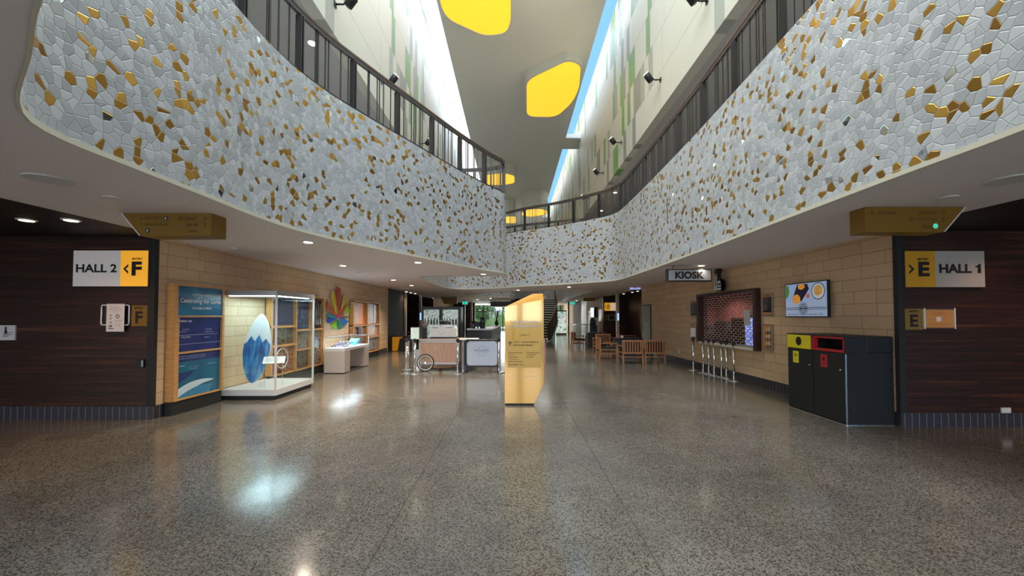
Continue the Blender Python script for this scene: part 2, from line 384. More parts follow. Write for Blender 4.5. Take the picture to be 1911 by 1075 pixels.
def catmull(P, step=.12, closed=True):
    out = []; n = len(P)
    for i in range(n if closed else n-1):
        g = lambda k: Vector(P[k % n]) if closed else Vector(P[max(0, min(n-1, k))])
        p0, p1, p2, p3 = g(i-1), g(i), g(i+1), g(i+2)
        m = max(2, int((p2-p1).length/step))
        # centripetal
        t0 = 0; t1 = t0+max(1e-4, (p1-p0).length)**.5; t2 = t1+max(1e-4, (p2-p1).length)**.5; t3 = t2+max(1e-4, (p3-p2).length)**.5
        for k in range(m):
            t = t1+(t2-t1)*k/m
            if p0 == p1 or p2 == p3: out.append(p1.lerp(p2, k/m)); continue
            a1 = p0*((t1-t)/(t1-t0))+p1*((t-t0)/(t1-t0)); a2 = p1*((t2-t)/(t2-t1))+p2*((t-t1)/(t2-t1)); a3 = p2*((t3-t)/(t3-t2))+p3*((t-t2)/(t3-t2))
            b1 = a1*((t2-t)/(t2-t0))+a2*((t-t0)/(t2-t0)); b2 = a2*((t3-t)/(t3-t1))+a3*((t-t1)/(t3-t1))
            out.append(b1*((t2-t)/(t2-t1))+b2*((t-t1)/(t2-t1)))
    return out
V1 = [(-.9, 1.0), (-1.35, 1.2), (-1.85, 1.466), (-2.30, 1.79), (-2.88, 2.2), (-3.09, 2.42), (-3.18, 2.68), (-3.19, 3.2), (-3.20, 3.86), (-3.22, 4.8), (-3.16, 5.45),
      (-2.98, 6.1), (-2.64, 6.85), (-2.0, 8.12), (-1.32, 9.45), (-.62, 10.65), (-.28, 11.15), (-.22, 11.5), (-.5, 11.75), (-1.1, 11.92), (-2.0, 12.0), (-2.75, 12.03), (-3.03, 12.3), (-3.08, 13.0), (-3.08, 14.5),
      (-2.97, 16.8), (-2.75, 17.5), (-2.33, 17.8), (-1.0, 17.3), (.49, 16.1), (1.87, 15.2), (3.0, 14.15), (3.45, 13.65), (3.62, 13.1), (3.66, 11.9), (3.63, 8.5), (3.56, 6.4), (3.47, 4.56), (3.42, 3.3), (3.40, 2.5), (3.2, 1.6), (2.4, .9), (1.2, .7), (0, .75)]
V2 = [(-3.0, 22.6), (-2.6, 21.6), (-.14, 19.6), (1.85, 18.6), (3.2, 18.1), (3.8, 18.4), (3.95, 22), (4.0, 28), (3.95, 33), (2.6, 34), (.8, 32), (.4, 27), (-.1, 25.7), (-1.5, 25.4), (-2.54, 25.0), (-2.95, 24)]
V3 = [(-2.95, 32), (-2.3, 30.6), (-.8, 29.5), (-.1, 30.2), (.1, 34), (.2, 39), (-.8, 40.5), (-2.2, 40.2), (-2.6, 36.5)]
C1, C2, C3 = catmull(V1), catmull(V2, .3), catmull(V3, .3)

def plate_with_holes(name, outer, holes, z, th, m, up=False):
    loops = [[Vector((p[0], p[1], 0)) for p in outer]]+[[Vector((p[0], p[1], 0)) for p in h] for h in holes]
    tri = tessellate_polygon(loops); flat = [p for l in loops for p in l]
    bm = B(); vs = [bm.verts.new((p.x, p.y, z)) for p in flat]
    for t in tri:
        try: bm.faces.new([vs[i] for i in t])
        except ValueError: pass
    return obj(name, bm, m)
OUT = [(-XW, -3), (XW, -3), (XW, 44), (-XW, 44)]
struct(plate_with_holes('ceiling', OUT, [C1, C2, C3], SOF, 0, 'soffit_paint'))
struct(plate_with_holes('floor_mezzanine', [(-6, -3), (6, -3), (6, 46), (-6, 46)], [C1, C2, C3], TOPF-.25, 0, 'mezz_grey'))
def fascia(name, C):
    bm = B(); uvl = bm.loops.layers.uv.new('UVMap'); n = len(C); s = 0; arc = [0]
    for i in range(n): s += (C[(i+1) % n]-C[i]).length; arc.append(s)
    # face towards the void, small return on top
    lo = [bm.verts.new((p.x, p.y, SOF)) for p in C]; hi = [bm.verts.new((p.x, p.y, TOPF)) for p in C]
    cx = sum(p.x for p in C)/n; cy = sum(p.y for p in C)/n
    for i in range(n):
        j = (i+1) % n; f = bm.faces.new((lo[i], lo[j], hi[j], hi[i])); f.smooth = True
        for l, (a, z) in zip(f.loops, ((arc[i], SOF), (arc[i+1], SOF), (arc[i+1], TOPF), (arc[i], TOPF))): l[uvl].uv = (a, z)
    me = bpy.data.meshes.new(name); bm.to_mesh(me); bm.free(); me.materials.append(M['broken_tile_mosaic'])
    o = bpy.data.objects.new(name, me); COL.objects.link(o); return struct(o)
fascia('wall_void', C1); fascia('wall_stair_void', C2); fascia('wall_far_void', C3)
def offset(C, d):
    n = len(C); out = []
    for i in range(n):
        t = (C[(i+1) % n]-C[(i-1) % n]).normalized(); out.append(C[i]+Vector((-t.y, t.x))*d)
    return out
def area2(C): return sum(C[i].x*C[(i+1) % len(C)].y-C[(i+1) % len(C)].x*C[i].y for i in range(len(C)))/2
# outward direction = away from void
sg = [1 if area2(C) < 0 else -1 for C in (C1, C2, C3)]
for name, C, s in (('trim_1', C1, sg[0]), ('trim_2', C2, sg[1]), ('trim_3', C3, sg[2])):     # cream metal lip under the tiles, and capping
    inn = offset(C, -s*.012); out_ = offset(C, s*.004); bm = B(); n = len(C)
    for z0, z1 in ((SOF-.012, SOF+.03),):
        r = [[bm.verts.new((p.x, p.y, z)) for p in Q] for Q, z in ((out_, z0), (inn, z0), (inn, z1), (out_, z1))]
        for k in range(3):
            for i in range(n): bm.faces.new((r[k][i], r[k][(i+1) % n], r[k+1][(i+1) % n], r[k+1][i]))
    struct(obj(name, bm, 'cream_trim'))
    out_ = offset(C, s*.16); bm = B()
    a = [bm.verts.new((p.x, p.y, TOPF)) for p in C]; b = [bm.verts.new((p.x, p.y, TOPF)) for p in out_]; c = [bm.verts.new((p.x, p.y, TOPF-.25)) for p in out_]
    for i in range(n):
        j = (i+1) % n; bm.faces.new((a[i], a[j], b[j], b[i])); bm.faces.new((b[i], b[j], c[j], c[i]))
    struct(obj(name.replace('trim', 'trim_cap'), bm, 'steel_dark'))

# ---- lower walls (left)
def wall(name, x0, x1, y0, y1, z0, z1, m): bm = B(); box(bm, x0, x1, y0, y1, z0, z1); return struct(obj(name, bm, m))
wall('wall_left', -XW-.4, -XW, 6.02, 17.2, .2, SOF, 'sandstone_block'); wall('baseboard_left', -XW-.4, -XW-.012, 6.0, 17.2, 0, .2, 'dark_soldier_brick')
wall('wall_left_timber', -18, -XW-.0, 6.0, 6.02, .2, SOF, 'dark_timber_boards'); wall('baseboard_left_timber', -18, -XW, 5.99, 6.03, 0, .2, 'dark_soldier_brick')
wall('trim_left_corner', -XW-.09, -XW+.012, 5.985, 6.05, .2, SOF, 'black_matte')
wall('wall_right', XW, XW+.14, 5.62, 8.7, .2, SOF, 'sandstone_block')
wall('wall_right_far', XW, XW+.14, 11.5, 16.8, .2, SOF, 'sandstone_block')
wall('wall_right_over_kiosk', XW, XW+.14, 8.7, 11.5, 2.22, SOF, 'sandstone_block'); wall('wall_right_under_kiosk', XW, XW+.14, 8.7, 11.5, .2, .83, 'sandstone_block')
wall('baseboard_right', XW+.012, XW+.14, 5.6, 16.8, 0, .2, 'dark_soldier_brick')
wall('wall_right_timber', XW, 18, 5.6, 5.62, .2, SOF, 'dark_timber_boards'); wall('baseboard_right_timber', XW, 18, 5.59, 5.63, 0, .2, 'dark_soldier_brick')
wall('trim_right_corner', XW-.012, XW+.09, 5.585, 5.65, .2, SOF, 'black_matte')
# alcove ceilings beside the hall entries
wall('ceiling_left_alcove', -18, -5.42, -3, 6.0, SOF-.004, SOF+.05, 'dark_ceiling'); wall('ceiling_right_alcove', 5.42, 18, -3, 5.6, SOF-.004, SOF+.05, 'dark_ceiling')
# hall-entry recesses further along
wall('wall_left_recess', -8.1, -8, 17.2, 27, 0, SOF, 'dark_timber_boards'); wall('wall_left_recess_end', -8, -XW, 26.98, 27.1, 0, SOF, 'dark_timber_boards'); wall('wall_left_return', -8, -XW, 17.18, 17.2, 0, SOF, 'sandstone_block')
wall('wall_right_recess', 7.0, 7.1, 16.8, 24, 0, SOF, 'dark_timber_boards'); wall('wall_right_recess_end', XW, 7.0, 24, 24.1, 0, SOF, 'dark_timber_boards'); wall('wall_right_return', XW, 7.0, 16.78, 16.8, 0, SOF, 'sandstone_block')
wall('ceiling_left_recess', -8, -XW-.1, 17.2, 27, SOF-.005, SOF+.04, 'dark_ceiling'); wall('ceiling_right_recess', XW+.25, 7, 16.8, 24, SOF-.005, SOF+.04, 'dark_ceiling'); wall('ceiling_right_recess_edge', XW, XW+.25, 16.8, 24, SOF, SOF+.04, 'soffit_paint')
wall('wall_left_glazed_screen', -XW-.03, -XW, 17.2, 19.75, 0, SOF, mat('dark_glass', (.010, .012, .013), .75))
for k, (x, y) in enumerate(((-XW, 19.9), (-XW, 23.2), (XW, 20.7))): wall('pillar_%s' % ('left', 'left_far', 'right')[k], x-.07, x+.07, y-.09, y+.09, 0, SOF, 'post_beige')
# further blocks
wall('wall_left_far', -XW-.3, -XW, 27.1, 36, .2, SOF, 'sandstone_block'); wall('baseboard_left_far', -XW-.3, -XW-.01, 27.1, 36, 0, .2, 'dark_soldier_brick')
wall('wall_left_end', -XW-.3, -XW, 36, 44, 0, SOF, 'dark_timber_boards')
wall('wall_right_mid', XW, XW+.3, 24.1, 29.5, .2, SOF, 'sandstone_block'); wall('baseboard_right_mid', XW+.01, XW+.3, 24.1, 29.5, 0, .2, 'dark_soldier_brick')
wall('wall_right_end', XW, XW+.3, 29.5, 31.7, 0, SOF, 'dark_timber_boards'); wall('wall_right_grey', XW, XW+.3, 31.7, 36, 0, SOF, mat('warm_grey_wall', (.13, .10, .085), .85))
wall('wall_right_last', XW, XW+.3, 36, 44, 0, SOF, 'sandstone_block')
# outer shell behind the camera
wall('wall_side_left', -18.1, -18, -9, 6, 0, MZC, 'dark_timber_boards'); wall('wall_side_right', 18, 18.1, -9, 5.6, 0, MZC, 'dark_timber_boards')
wall('ceiling_entrance', -18, 18, -9, -3, 6.5, 6.6, 'ceiling_paint'); wall('wall_entrance_head', -18, 18, -3.1, -3, SOF, ROOF+1, 'ceiling_paint')
# ---- upper floor
for sx, nm in ((-1, 'left'), (1, 'right')):
    x = sx*6.0
    wall('wall_upper_%s' % nm, min(x, x+sx*.1), max(x, x+sx*.1), -3, 46, TOPF-.25, MZC, 'grey_ribbed_cladding' if sx > 0 else 'mezz_grey')
xl, xr = -3.74, 4.2
wall('ceiling_upper_left', -6, xl-.01, -3, 46, MZC, MZC+.2, 'mezz_grey'); wall('ceiling_upper_right', xr+.01, 6, -3, 46, MZC, MZC+.2, 'mezz_grey')
wall('wall_panelled_left', xl-.25, xl, -3, 46, MZC-.01, ROOF+1.6, 'cream_panels_with_strips'); wall('wall_panelled_right', xr, xr+.25, -3, 46, MZC-.01, ROOF+1.6, 'cream_panels_with_strips')
wall('ceiling_high', -2.7, 3.26, 10.5, 46, ROOF, ROOF+.25, 'ceiling_paint')
wall('ceiling_high_bridge', 3.2601, xr, 23.7, 25.3, ROOF, ROOF+.25, 'ceiling_paint'); wall('ceiling_high_end', xl, -2.7001, 41, 46, ROOF, ROOF+.25, 'ceiling_paint'); wall('ceiling_high_end_right', 3.2601, xr, 43, 46, ROOF, ROOF+.25, 'ceiling_paint')
wall('wall_upper_end', -6, 6, 46, 46.2, TOPF-.25, ROOF+1.6, 'ceiling_paint')
# black openings in the upper walls
k = 0
for y in (4.6, 5.9, 8.3, 12.0, 16.2, 20.0): k += 1; wall('window_%d' % k, -6, -5.97, y, y+.55, TOPF-.25, 7.0, 'black'); wall('window_frame_%d' % k, -5.99, -5.96, y+.6, y+.64, TOPF-.25, 7.05, 'steel_dark')
for y in (5.2, 7.6, 11.5, 16.0): k += 1; wall('window_%d' % k, 5.97, 6, y, y+.8, TOPF-.25, 7.0, 'black')
# ---- far glazed end
k = 0
for x in (-5.6, -3.4, -1.2, 1.0, 3.2, 5.4): k += 1; wall('pillar_mullion_%d' % k, x-.05, x+.05, 43.9, 44.1, 0, SOF, 'black_matte')
wall('trim_far_transom', -5.6, 5.6, 43.95, 44.05, 2.15, 2.22, 'black_matte'); wall('window_far', -5.6, 5.6, 43.99, 44.0, 0, SOF, m_glass()); wall('trim_far_head', -6, 6, 43.9, 44.1, SOF-.05, TOPF-.25, 'mezz_grey')
k = 0
for i in range(13): k += 1; wall('pillar_entrance_%d' % k, -18+3*i-.05, -18+3*i+.05, -9.05, -8.95, 0, 6.5, 'black_matte')
wall('trim_entrance_transom', -18, 18, -9.03, -8.97, 2.4, 2.5, 'black_matte')
# outside
wall('ground_outside', -40, 40, 44.1, 90, -.25, -.05, mat('pale_paving', (.55, .57, .52), .7)); wall('ground_forecourt', -40, 40, -40, -9, -.25, -.05, 'pale_paving')
def tree(loc, h, r, sd, label):
    random.seed(sd); t = thing('leafy_tree', label, 'tree', loc, 0, 'trees outside the far glazing')
    bm = B(); tube(bm, [(0, 0, -.1), (.05, 0, h*.35), (0, .05, h*.7)], .12, 8); obj('trunk', bm, mat('bark', (.12, .09, .06), .8), t)
    bm = B()
    for _ in range(1500):
        a = random.uniform(0, 2*PI); b = random.uniform(-1, 1); q = r*random.uniform(.55, 1.0)
        c = Vector((q*math.cos(a)*math.sqrt(1-b*b), q*math.sin(a)*math.sqrt(1-b*b), h*.62+q*b*.9)); s = random.uniform(.09, .2)
        u = Vector((random.uniform(-1, 1), random.uniform(-1, 1), random.uniform(-1, 1))).normalized(); w = u.orthogonal().normalized()
        bm.faces.new([bm.verts.new(c+p) for p in (u*s, w*s*.6, -u*s, -w*s*.6)])
    obj('foliage', bm, mat('leaves', (.09, .22, .05), .6, var=.5, bscale=3), t)
bm = B(); box(bm, -30, 30, 60, 62, -.2, 2.3, .3); tag(obj('hedge', bm, mat('hedge_green', (.09, .16, .05), .8, bump=1, bscale=2, var=.6)), 'tall clipped green hedge outside beyond the trees', 'hedge')
tree((-3.9, 48.5, 0), 4.0, 1.7, 1, 'round green tree outside the far glazing, nearest the left wall'); tree((.4, 52.5, 0), 4.4, 1.9, 2, 'green tree outside the far glazing, middle one of the row'); tree((5.2, 51, 0), 4.2, 1.8, 3, 'green tree outside the far glazing, behind the staircase')
area('outdoor_daylight', (0, 50, 9), (0, 0, 0), 20, 12, 2500, (1, 1, .97))

# ---- railings
def arcs(C, off):
    return offset(C, off)
def railing(name, label, idx0, idx1, C, s, gap, gmax=100):
    R = offset(C, s*.07); n = len(R)
    path = [R[i % n] for i in range(idx0, idx1+1)]
    L = [0]
    for a, b in zip(path, path[1:]): L.append(L[-1]+(b-a).length)
    def at(d):
        for i in range(len(L)-1):
            if L[i+1] >= d:
                f = (d-L[i])/max(1e-6, L[i+1]-L[i]); return path[i].lerp(path[i+1], f), (path[i+1]-path[i]).normalized()
        return path[-1], (path[-1]-path[-2]).normalized()
    t = thing(name, label, 'railing', (path[0].x, path[0].y, TOPF)); o0 = Vector((path[0].x, path[0].y, 0))
    def strip(w, z0, z1, nm, m):
        bm = B(); rings = []
        for i, p in enumerate(path):
            d = (path[min(i+1, len(path)-1)]-path[max(i-1, 0)]).normalized(); q = Vector((-d.y, d.x))*w
            rings.append([bm.verts.new((p.x+e*q.x-o0.x, p.y+e*q.y-o0.y, z)) for e, z in ((-1, z0), (1, z0), (1, z1), (-1, z1))])
        for a, b in zip(rings, rings[1:]):
            for k in range(4): bm.faces.new((a[k], a[(k+1) % 4], b[(k+1) % 4], b[k]))
        bm.faces.new(rings[0]); bm.faces.new(rings[-1][::-1]); return obj(nm, bm, m, t)
    strip(.032, .965, 1.0, 'handrail', 'handrail_timber'); strip(.026, .90, .9645, 'rail_channel', 'steel_dark'); strip(.018, .05, .065, 'bottom_rail', 'steel_dark')
    tot = L[-1]; nb = max(1, round(tot/1.12)); pw = None; bars = None
    for k in range(nb+1):
        p, d = at(tot*k/nb); a = math.atan2(d.y, d.x)
        if pw is None:
            bm = B()
            for e in (-.028, .018): box(bm, e, e+.010, -.055, .055, 0, .90)
            for z in (.12, .48, .8): tube(bm, [(-.034, 0, z), (.034, 0, z)], .009, 6)
            pw = obj('post', bm, 'steel_dark', t)
            o = pw
        else: o = pw.copy(); COL.objects.link(o); o.parent = t
        o.location = (p.x-o0.x, p.y-o0.y, 0); o.rotation_euler.z = a
    cnt = 0; random.seed(len(name)+idx0)
    for k in range(nb):
        m = max(2, int(tot/nb/gap)); pos = sorted(random.uniform(.05, .95)*.35+.65*((j+.7)/(m+.4)) for j in range(m))
        for j in range(m):
            if cnt >= gmax: break
            cnt += 1; p, d = at(tot*(k+pos[j])/nb)
            if bars is None:
                bm = B(); box(bm, -.009, .009, -.009, .009, .06, .90); bars = obj('baluster', bm, 'steel_dark', t); o = bars
            else: o = bars.copy(); COL.objects.link(o); o.parent = t
            o.location = (p.x-o0.x, p.y-o0.y, 0)
    return t
def near(C, x, y): return min(range(len(C)), key=lambda i: (C[i].x-x)**2+(C[i].y-y)**2)
ia, ib, ic, id_ = near(C1, -2.3, 1.8), near(C1, -3.05, 12.4), near(C1, 3.62, 13.1), near(C1, 3.2, 1.6)
railing('balcony_railing', 'dark steel railing with timber handrail on the left balcony', ia, ib, C1, sg[0], .145)
railing('balcony_railing', 'dark steel railing crossing the far bridge above the speckled wall', ib, ic, C1, sg[0], .14)
railing('balcony_railing', 'dark steel railing with wide posts running along the right balcony', ic, id_, C1, sg[0], .125)
railing('balcony_railing', 'short dark railing on the balcony edge nearest above the viewer', id_, ia+len(C1), C1, sg[0], .2)
j0 = near(C2, 4.0, 28); railing('balcony_railing', 'curved dark railing round the opening above the staircase', near(C2, -3.0, 22.6), j0, C2, sg[1], .2)
# ================================================================== CEILING DRUMS, DOWNLIGHTS, SIGNS
def rounded(poly, r=.28, seg=5):
    P = [Vector(p) for p in poly]; n = len(P); out = []
    for i in range(n):
        a, b, c = P[i-1], P[i], P[(i+1) % n]; d1 = (a-b); d2 = (c-b); q = min(r, d1.length*.45, d2.length*.45)
        p, s = b+d1.normalized()*q, b+d2.normalized()*q
        for k in range(seg+1): t = k/seg; out.append(p*(1-t)**2+b*2*t*(1-t)+s*t*t)
    return out
def drum(px, z, label, r=.5, grp='amber drum lights in the high ceiling'):
    P = [atz(x, y, z).xy for x, y in px]
    c = sum(P, Vector((0, 0)))/len(P); P = rounded([p-c for p in P], r)
    t = thing('drum_light', label, 'ceiling light', (c.x, c.y, z), 0, grp)
    bm = B(); n = len(P); h = ROOF-z-.003; O = [p*1.05 for p in P]
    a = [bm.verts.new((p.x, p.y, 0)) for p in O]; b = [bm.verts.new((p.x, p.y, h)) for p in O]; c_ = [bm.verts.new((p.x, p.y, 0)) for p in P]; d = [bm.verts.new((p.x, p.y, .06)) for p in P]
    for i in range(n):
        j = (i+1) % n
        for q, w in ((a, b), (c_, a), (d, c_)): bm.faces.new((q[i], q[j], w[j], w[i]))
    o = obj('drum_side', bm, 'fixture_white', t)
    bm = B(); hprism(bm, [p*.999 for p in P], .03, .05); o = obj('diffuser', bm, 'amber_glow', t); o['label'] = 'glowing amber diffuser'
drum([(822, -30), (820, 5), (835, 36), (905, 68), (945, 62), (953, 40), (953, -40), (900, -70)], 12.3, 'largest amber drum light, cut off by the top of the photo')
drum([(983, 150), (1060, 113), (1084, 122), (1081, 165), (1068, 192), (1038, 219), (983, 218)], 12.27, 'amber drum light hanging alone over the middle of the hall')
drum([(902, 327), (940, 323), (960, 328), (960, 342), (938, 346), (902, 345)], 11.9, 'amber drum light seen behind the end of the left balcony railing', .3)
drum([(974, 397), (985, 391), (1010, 390), (1022, 394), (1018, 401), (990, 405), (974, 403)], 11.0, 'orange drum light seen above the bridge railing', .3)
drum([(944, 404), (962, 404), (962, 417), (944, 417)], 11.0, 'small yellow drum light beside the end of the left balcony', .3)

DL = []
def downlight(px, py, z, label, grp, glow='lamp_glow', power=26, lens=True, r=.075, col=(1, .84, .66)):
    p = atz(px, py, z); t = thing('downlight', label, 'downlight', (p.x, p.y, z), 0, grp)
    bm = B(); lathe(bm, [(r*1.0, -.014), (r*1.25, -.012), (r*1.3, 0)], 24); obj('trim_ring', bm, 'white_gloss', t)
    bm = B(); lathe(bm, [(r*.9, -.018), (r*.9, -.0141)], 24, smooth=False); o = obj('lens', bm, glow if lens else 'grey_metal', t)
    if lens and power: spot('downlight_beam', (0, 0, -.05), power, col, 130, .9, parent=t)
G1 = 'recessed downlights in the grey soffit'
for px, py, s in [(575, 451, 'left soffit, above the display case end'), (640, 495, 'left soffit, above the starburst emblem'), (780, 489, 'middle of the left soffit, nearest the tiled edge'),
                  (734, 522, 'left soffit, just before the white hanging box sign'), (902, 511, 'tip of the left soffit'), (768, 532.5, 'left soffit, right of the white hanging box sign'),
                  (1309, 495, 'right soffit, above the kiosk sign'), (967, 541, 'bridge soffit, above the gold pylon'), (1062, 535, 'bridge soffit, right of the gold pylon'),
                  (1076, 561, 'right soffit, beyond the far gold hanging sign'), (891, 559, 'left soffit, first of the two dots in the far distance'), (915.5, 556.5, 'left soffit, second of the two dots in the far distance')]:
    downlight(px, py, SOF, 'lit downlight in the '+s, G1, power=70 if px == 1309 else 230)
for px, py, s in [(50, 410, 'nearer the left photo edge'), (133, 410, 'above the Hall 2 sign')]:
    downlight(px, py, SOF-.004, 'lit downlight in the dark left alcove, '+s, 'downlights in the left alcove', 'lamp_warm', 30, col=(1, .55, .3))
p = aty(1905, 470, 5.2); 
for x in (6.9, 8.6): 
    t = dup(bpy.data.objects['downlight.012'] if 'downlight.012' in bpy.data.objects else bpy.data.objects['downlight'], (x, 4.9, SOF-.004), 0, 'warm downlight in the dark right alcove %s' % ('near the Hall 1 sign' if x < 8 else 'at the far end, out of frame'), 'downlights in the right alcove')
for px, py, s in [(758.5, 544, 'first'), (766.5, 546, 'second'), (775, 547.5, 'third')]: downlight(px, py, SOF-.005, 'small downlight grazing the left timber recess, %s from the left' % s, 'downlights over the left recess', power=30, r=.06, col=(1, .6, .35))
for px, py, s in [(1164, 548, 'first'), (1180, 545, 'second'), (1190, 543, 'third')]: downlight(px, py, SOF-.005, 'small downlight grazing the right timber recess, %s from the left' % s, 'downlights over the right recess', power=30, r=.06, col=(1, .6, .35))
for px, py, r, s in [(90, 334, .16, 'large round ceiling speaker in the left soffit'), (208, 368, .07, 'small unlit disc left of the left gold sign'), (1885, 335, .17, 'large round ceiling speaker in the right soffit'), (1770, 368, .08, 'small unlit disc above the right gold sign'), (566, 475, .07, 'small grey disc in the left soffit beside the wall')]:
    p = atz(px, py, SOF); bm = B(); lathe(bm, [(r*.96, -.012), (r, 0)], 28); o = obj('ceiling_disc', bm, 'grey_white' if r > .1 else 'white_matte', None, p); tag(o, 'unlit '+s if 'unlit' not in s else s, 'ceiling fitting')
p = atz(435, 461, SOF); bm = B(); lathe(bm, [(.03, -.05), (.06, -.035), (.065, 0)], 20); tag(obj('smoke_detector', bm, 'white_matte', None, p), 'small round smoke detector on the left soffit near the wall', 'smoke detector')
p = atz(670, 509, SOF); bm = B(); lathe(bm, [(.03, -.05), (.06, -.035), (.065, 0)], 20); tag(obj('smoke_detector', bm, 'white_matte', None, p), 'small smoke detector on the left soffit above the orange display', 'smoke detector')
bm = B(); box(bm, 0, 1.0, -.004, .004, -.012, 0); tag(obj('ceiling_strip', bm, 'white_gloss', None, (-2.95, 1.72, SOF)), 'thin pale metal strip in the near left soffit', 'ceiling strip')
bpy.data.objects['ceiling_strip'].location.x = -3.6

def wallplane_X(X): return lambda px, py: atx(px, py, X)
# --- hanging gold signs
def gold_sign(name, label, fx0, fx1, ytop, ybot, Y, cut, side, rows, dy=.24):
    a = aty(fx0, ytop, Y); b = aty(fx1, ybot, Y); z1 = SOF-.003; z0 = b.z; w = b.x-a.x; h = z1-z0
    t = thing(name, label, 'sign', (a.x, Y, z0)); c = cut*w
    poly = [(0, h), (w, h), (w, 0), (c, 0)] if side == 'l' else [(0, h), (w, h), (w-c, 0), (0, 0)]
    bm = B(); prism(bm, poly, 0, dy); obj('body', bm, 'gold_paint', t)
    q = (0, h, c, 0) if side == 'l' else (w, h, w-c, 0)
    bm = B(); d = .012; s = 1 if side == 'l' else -1
    prism(bm, [(q[0]-s*d, q[1]), (q[0]+s*d*.3, q[1]), (q[2]+s*d*.3, q[3]), (q[2]-s*d, q[3])], -.006, .0); obj('edge_strip', bm, 'white_gloss', t)
    lettering(t, rows[0], 0, 0, 0, 0, -.004, 'ink_soft') if rows[0] else None
    bm = B()
    for x, z, s_, an in rows[1]: arrow(bm, x*w, z*h, s_*h, an)
    me = obj('arrows', bm, 'ink_soft', t)
    for x, z, kind in rows[2]:
        bm = B(); disc(bm, x*w, z*h, .1*h, -.003); obj('round_badge', bm, 'green_exit' if kind == 'g' else 'black', t)
        bm = B()
        if kind == 'g': rect(bm, x*w-.055*h, x*w+.055*h, z*h-.015*h, z*h+.015*h, -.004); rect(bm, x*w-.015*h, x*w+.015*h, z*h-.055*h, z*h+.055*h, -.0045)
        else: disc(bm, x*w-.01*h, z*h-.02*h, .045*h, -.004, r_in=.03*h); disc(bm, x*w-.01*h, z*h+.06*h, .015*h, -.004); rect(bm, x*w-.02*h, x*w, z*h-.02*h, z*h+.045*h, -.0045); rect(bm, x*w-.02*h, x*w+.04*h, z*h-.01*h, z*h+.005*h, -.005)
        obj('badge_symbol', bm, 'white_ink', t)
    return t, w, h
w, h = 1.05, .28
def R(x0, x1, z0, z1, s): return (s, x0*w, x1*w, z0*h, z1*h)
gold_sign('hanging_direction_sign', 'gold hanging direction sign at upper left, above the Hall 2 wall', 228, 394, 398, 440, 4.64, .21, 'l',
          ([R(.27, .46, .68, .86, 'Hall 2 Entry F'), R(.27, .54, .40, .58, 'Hall 2 Entry G, H, I'), R(.66, .87, .68, .86, 'Hall 1 Entrance E'), R(.74, .81, .40, .58, 'Toilets'), R(.83, .85, .42, .58, 'i'), R(.86, .88, .42, .58, 'i'), R(.76, .88, .10, .28, 'Cloaking')],
           [(.22, .77, .16, PI), (.22, .49, .16, PI/2), (.93, .77, .18, 0), (.93, .49, .2, PI/2)], [(.49, .78, 'b'), (.29, .24, 'b')]))
w = 1.14
gold_sign('hanging_direction_sign', 'gold hanging direction sign at upper right with a green cross badge', 1614, 1802, 386, 433, 4.37, .22, 'r',
          ([R(.13, .31, .68, .86, 'Hall 2 Entry F'), R(.54, .72, .68, .86, 'Hall 1 Entry E'), R(.44, .72, .41, .59, 'Hall 1 Entry D, C, B, A'), R(.57, .66, .14, .32, 'First Aid')],
           [(.08, .77, .18, PI), (.78, .77, .18, 0), (.78, .5, .18, PI/2)], [(.70, .24, 'g')]), dy=.2)
w, h = 1.0, .27
for (a, b, c, d, Y, s, lab) in ((1088, 1121, 553.5, 562, 26.5, 'r', 'small gold arrow-shaped sign hanging in the right distance'), (822, 853, 553.5, 567, 25.0, 'l', 'small gold sign hanging in the left distance above the coffee fridge')):
    w_ = (aty(b, d, Y).x-aty(a, c, Y).x); h_ = SOF-aty(a, d, Y).z
    gold_sign('hanging_direction_sign', lab, a, b, c, d, Y, .2, s, ([('Hall 2 Entry', .2*w_, .42*w_, .55*h_, .8*h_), ('Hall 1 Entry', .5*w_, .74*w_, .55*h_, .8*h_)], [(.45, .3, .3, PI)], []), dy=.15)
# gold sign on the upper right level
a, b = aty(1197, 272, 14), aty(1246, 256, 14)
t = thing('hanging_direction_sign', 'plain gold sign on the upper right level behind the railing', 'sign', (a.x, 14, a.z)); bm = B(); box(bm, 0, b.x-a.x, 0, .12, 0, b.z-a.z); obj('body', bm, 'gold_paint', t)
for q in (.2, .8): bm = B(); tube(bm, [((b.x-a.x)*q, .06, b.z-a.z), ((b.x-a.x)*q, .06, MZC-a.z)], .008, 6); obj('hanger_rod', bm, 'steel_dark', t)

# --- KIOSK sign and small box signs
def hung(name, label, x0, x1, y0, y1, Y, depth, face, rim='black', txt=None, hang=True, cat='sign'):
    a, b = aty(x0, y1, Y), aty(x1, y0, Y); w, h = b.x-a.x, b.z-a.z
    t = thing(name, label, cat, ((a.x+b.x)/2, Y, a.z))
    bm = B(); box(bm, -w/2, w/2, 0, depth, 0, h, .006); obj('box', bm, rim, t)
    bm = B(); e = .045*h+.01; rect(bm, -w/2+e, w/2-e, e, h-e, -.003); obj('face_panel', bm, face, t)
    if hang and SOF-b.z > .02:
        bm = B()
        for q in (-.35, .35): tube(bm, [(q*w, depth/2, h), (q*w, depth/2, SOF-a.z)], .006, 6)
        obj('hanger_rod', bm, 'steel_dark', t)
    if txt: lettering(t, txt, -w*.33, w*.33, h*.2, h*.8, -.006, 'ink', bold=.045)
    return t, w, h
hung('kiosk_sign', 'white KIOSK box sign with black rim hanging below the right soffit', 1246, 1328, 502, 525, 9.4, .14, mat('kiosk_face', (.50, .52, .55), .4), txt='KIOSK')
hung('box_sign', 'white hanging box sign on the left, before the timber recess', 747, 764, 529.5, 540, 17, .12, 'white_matte', 'grey_white')
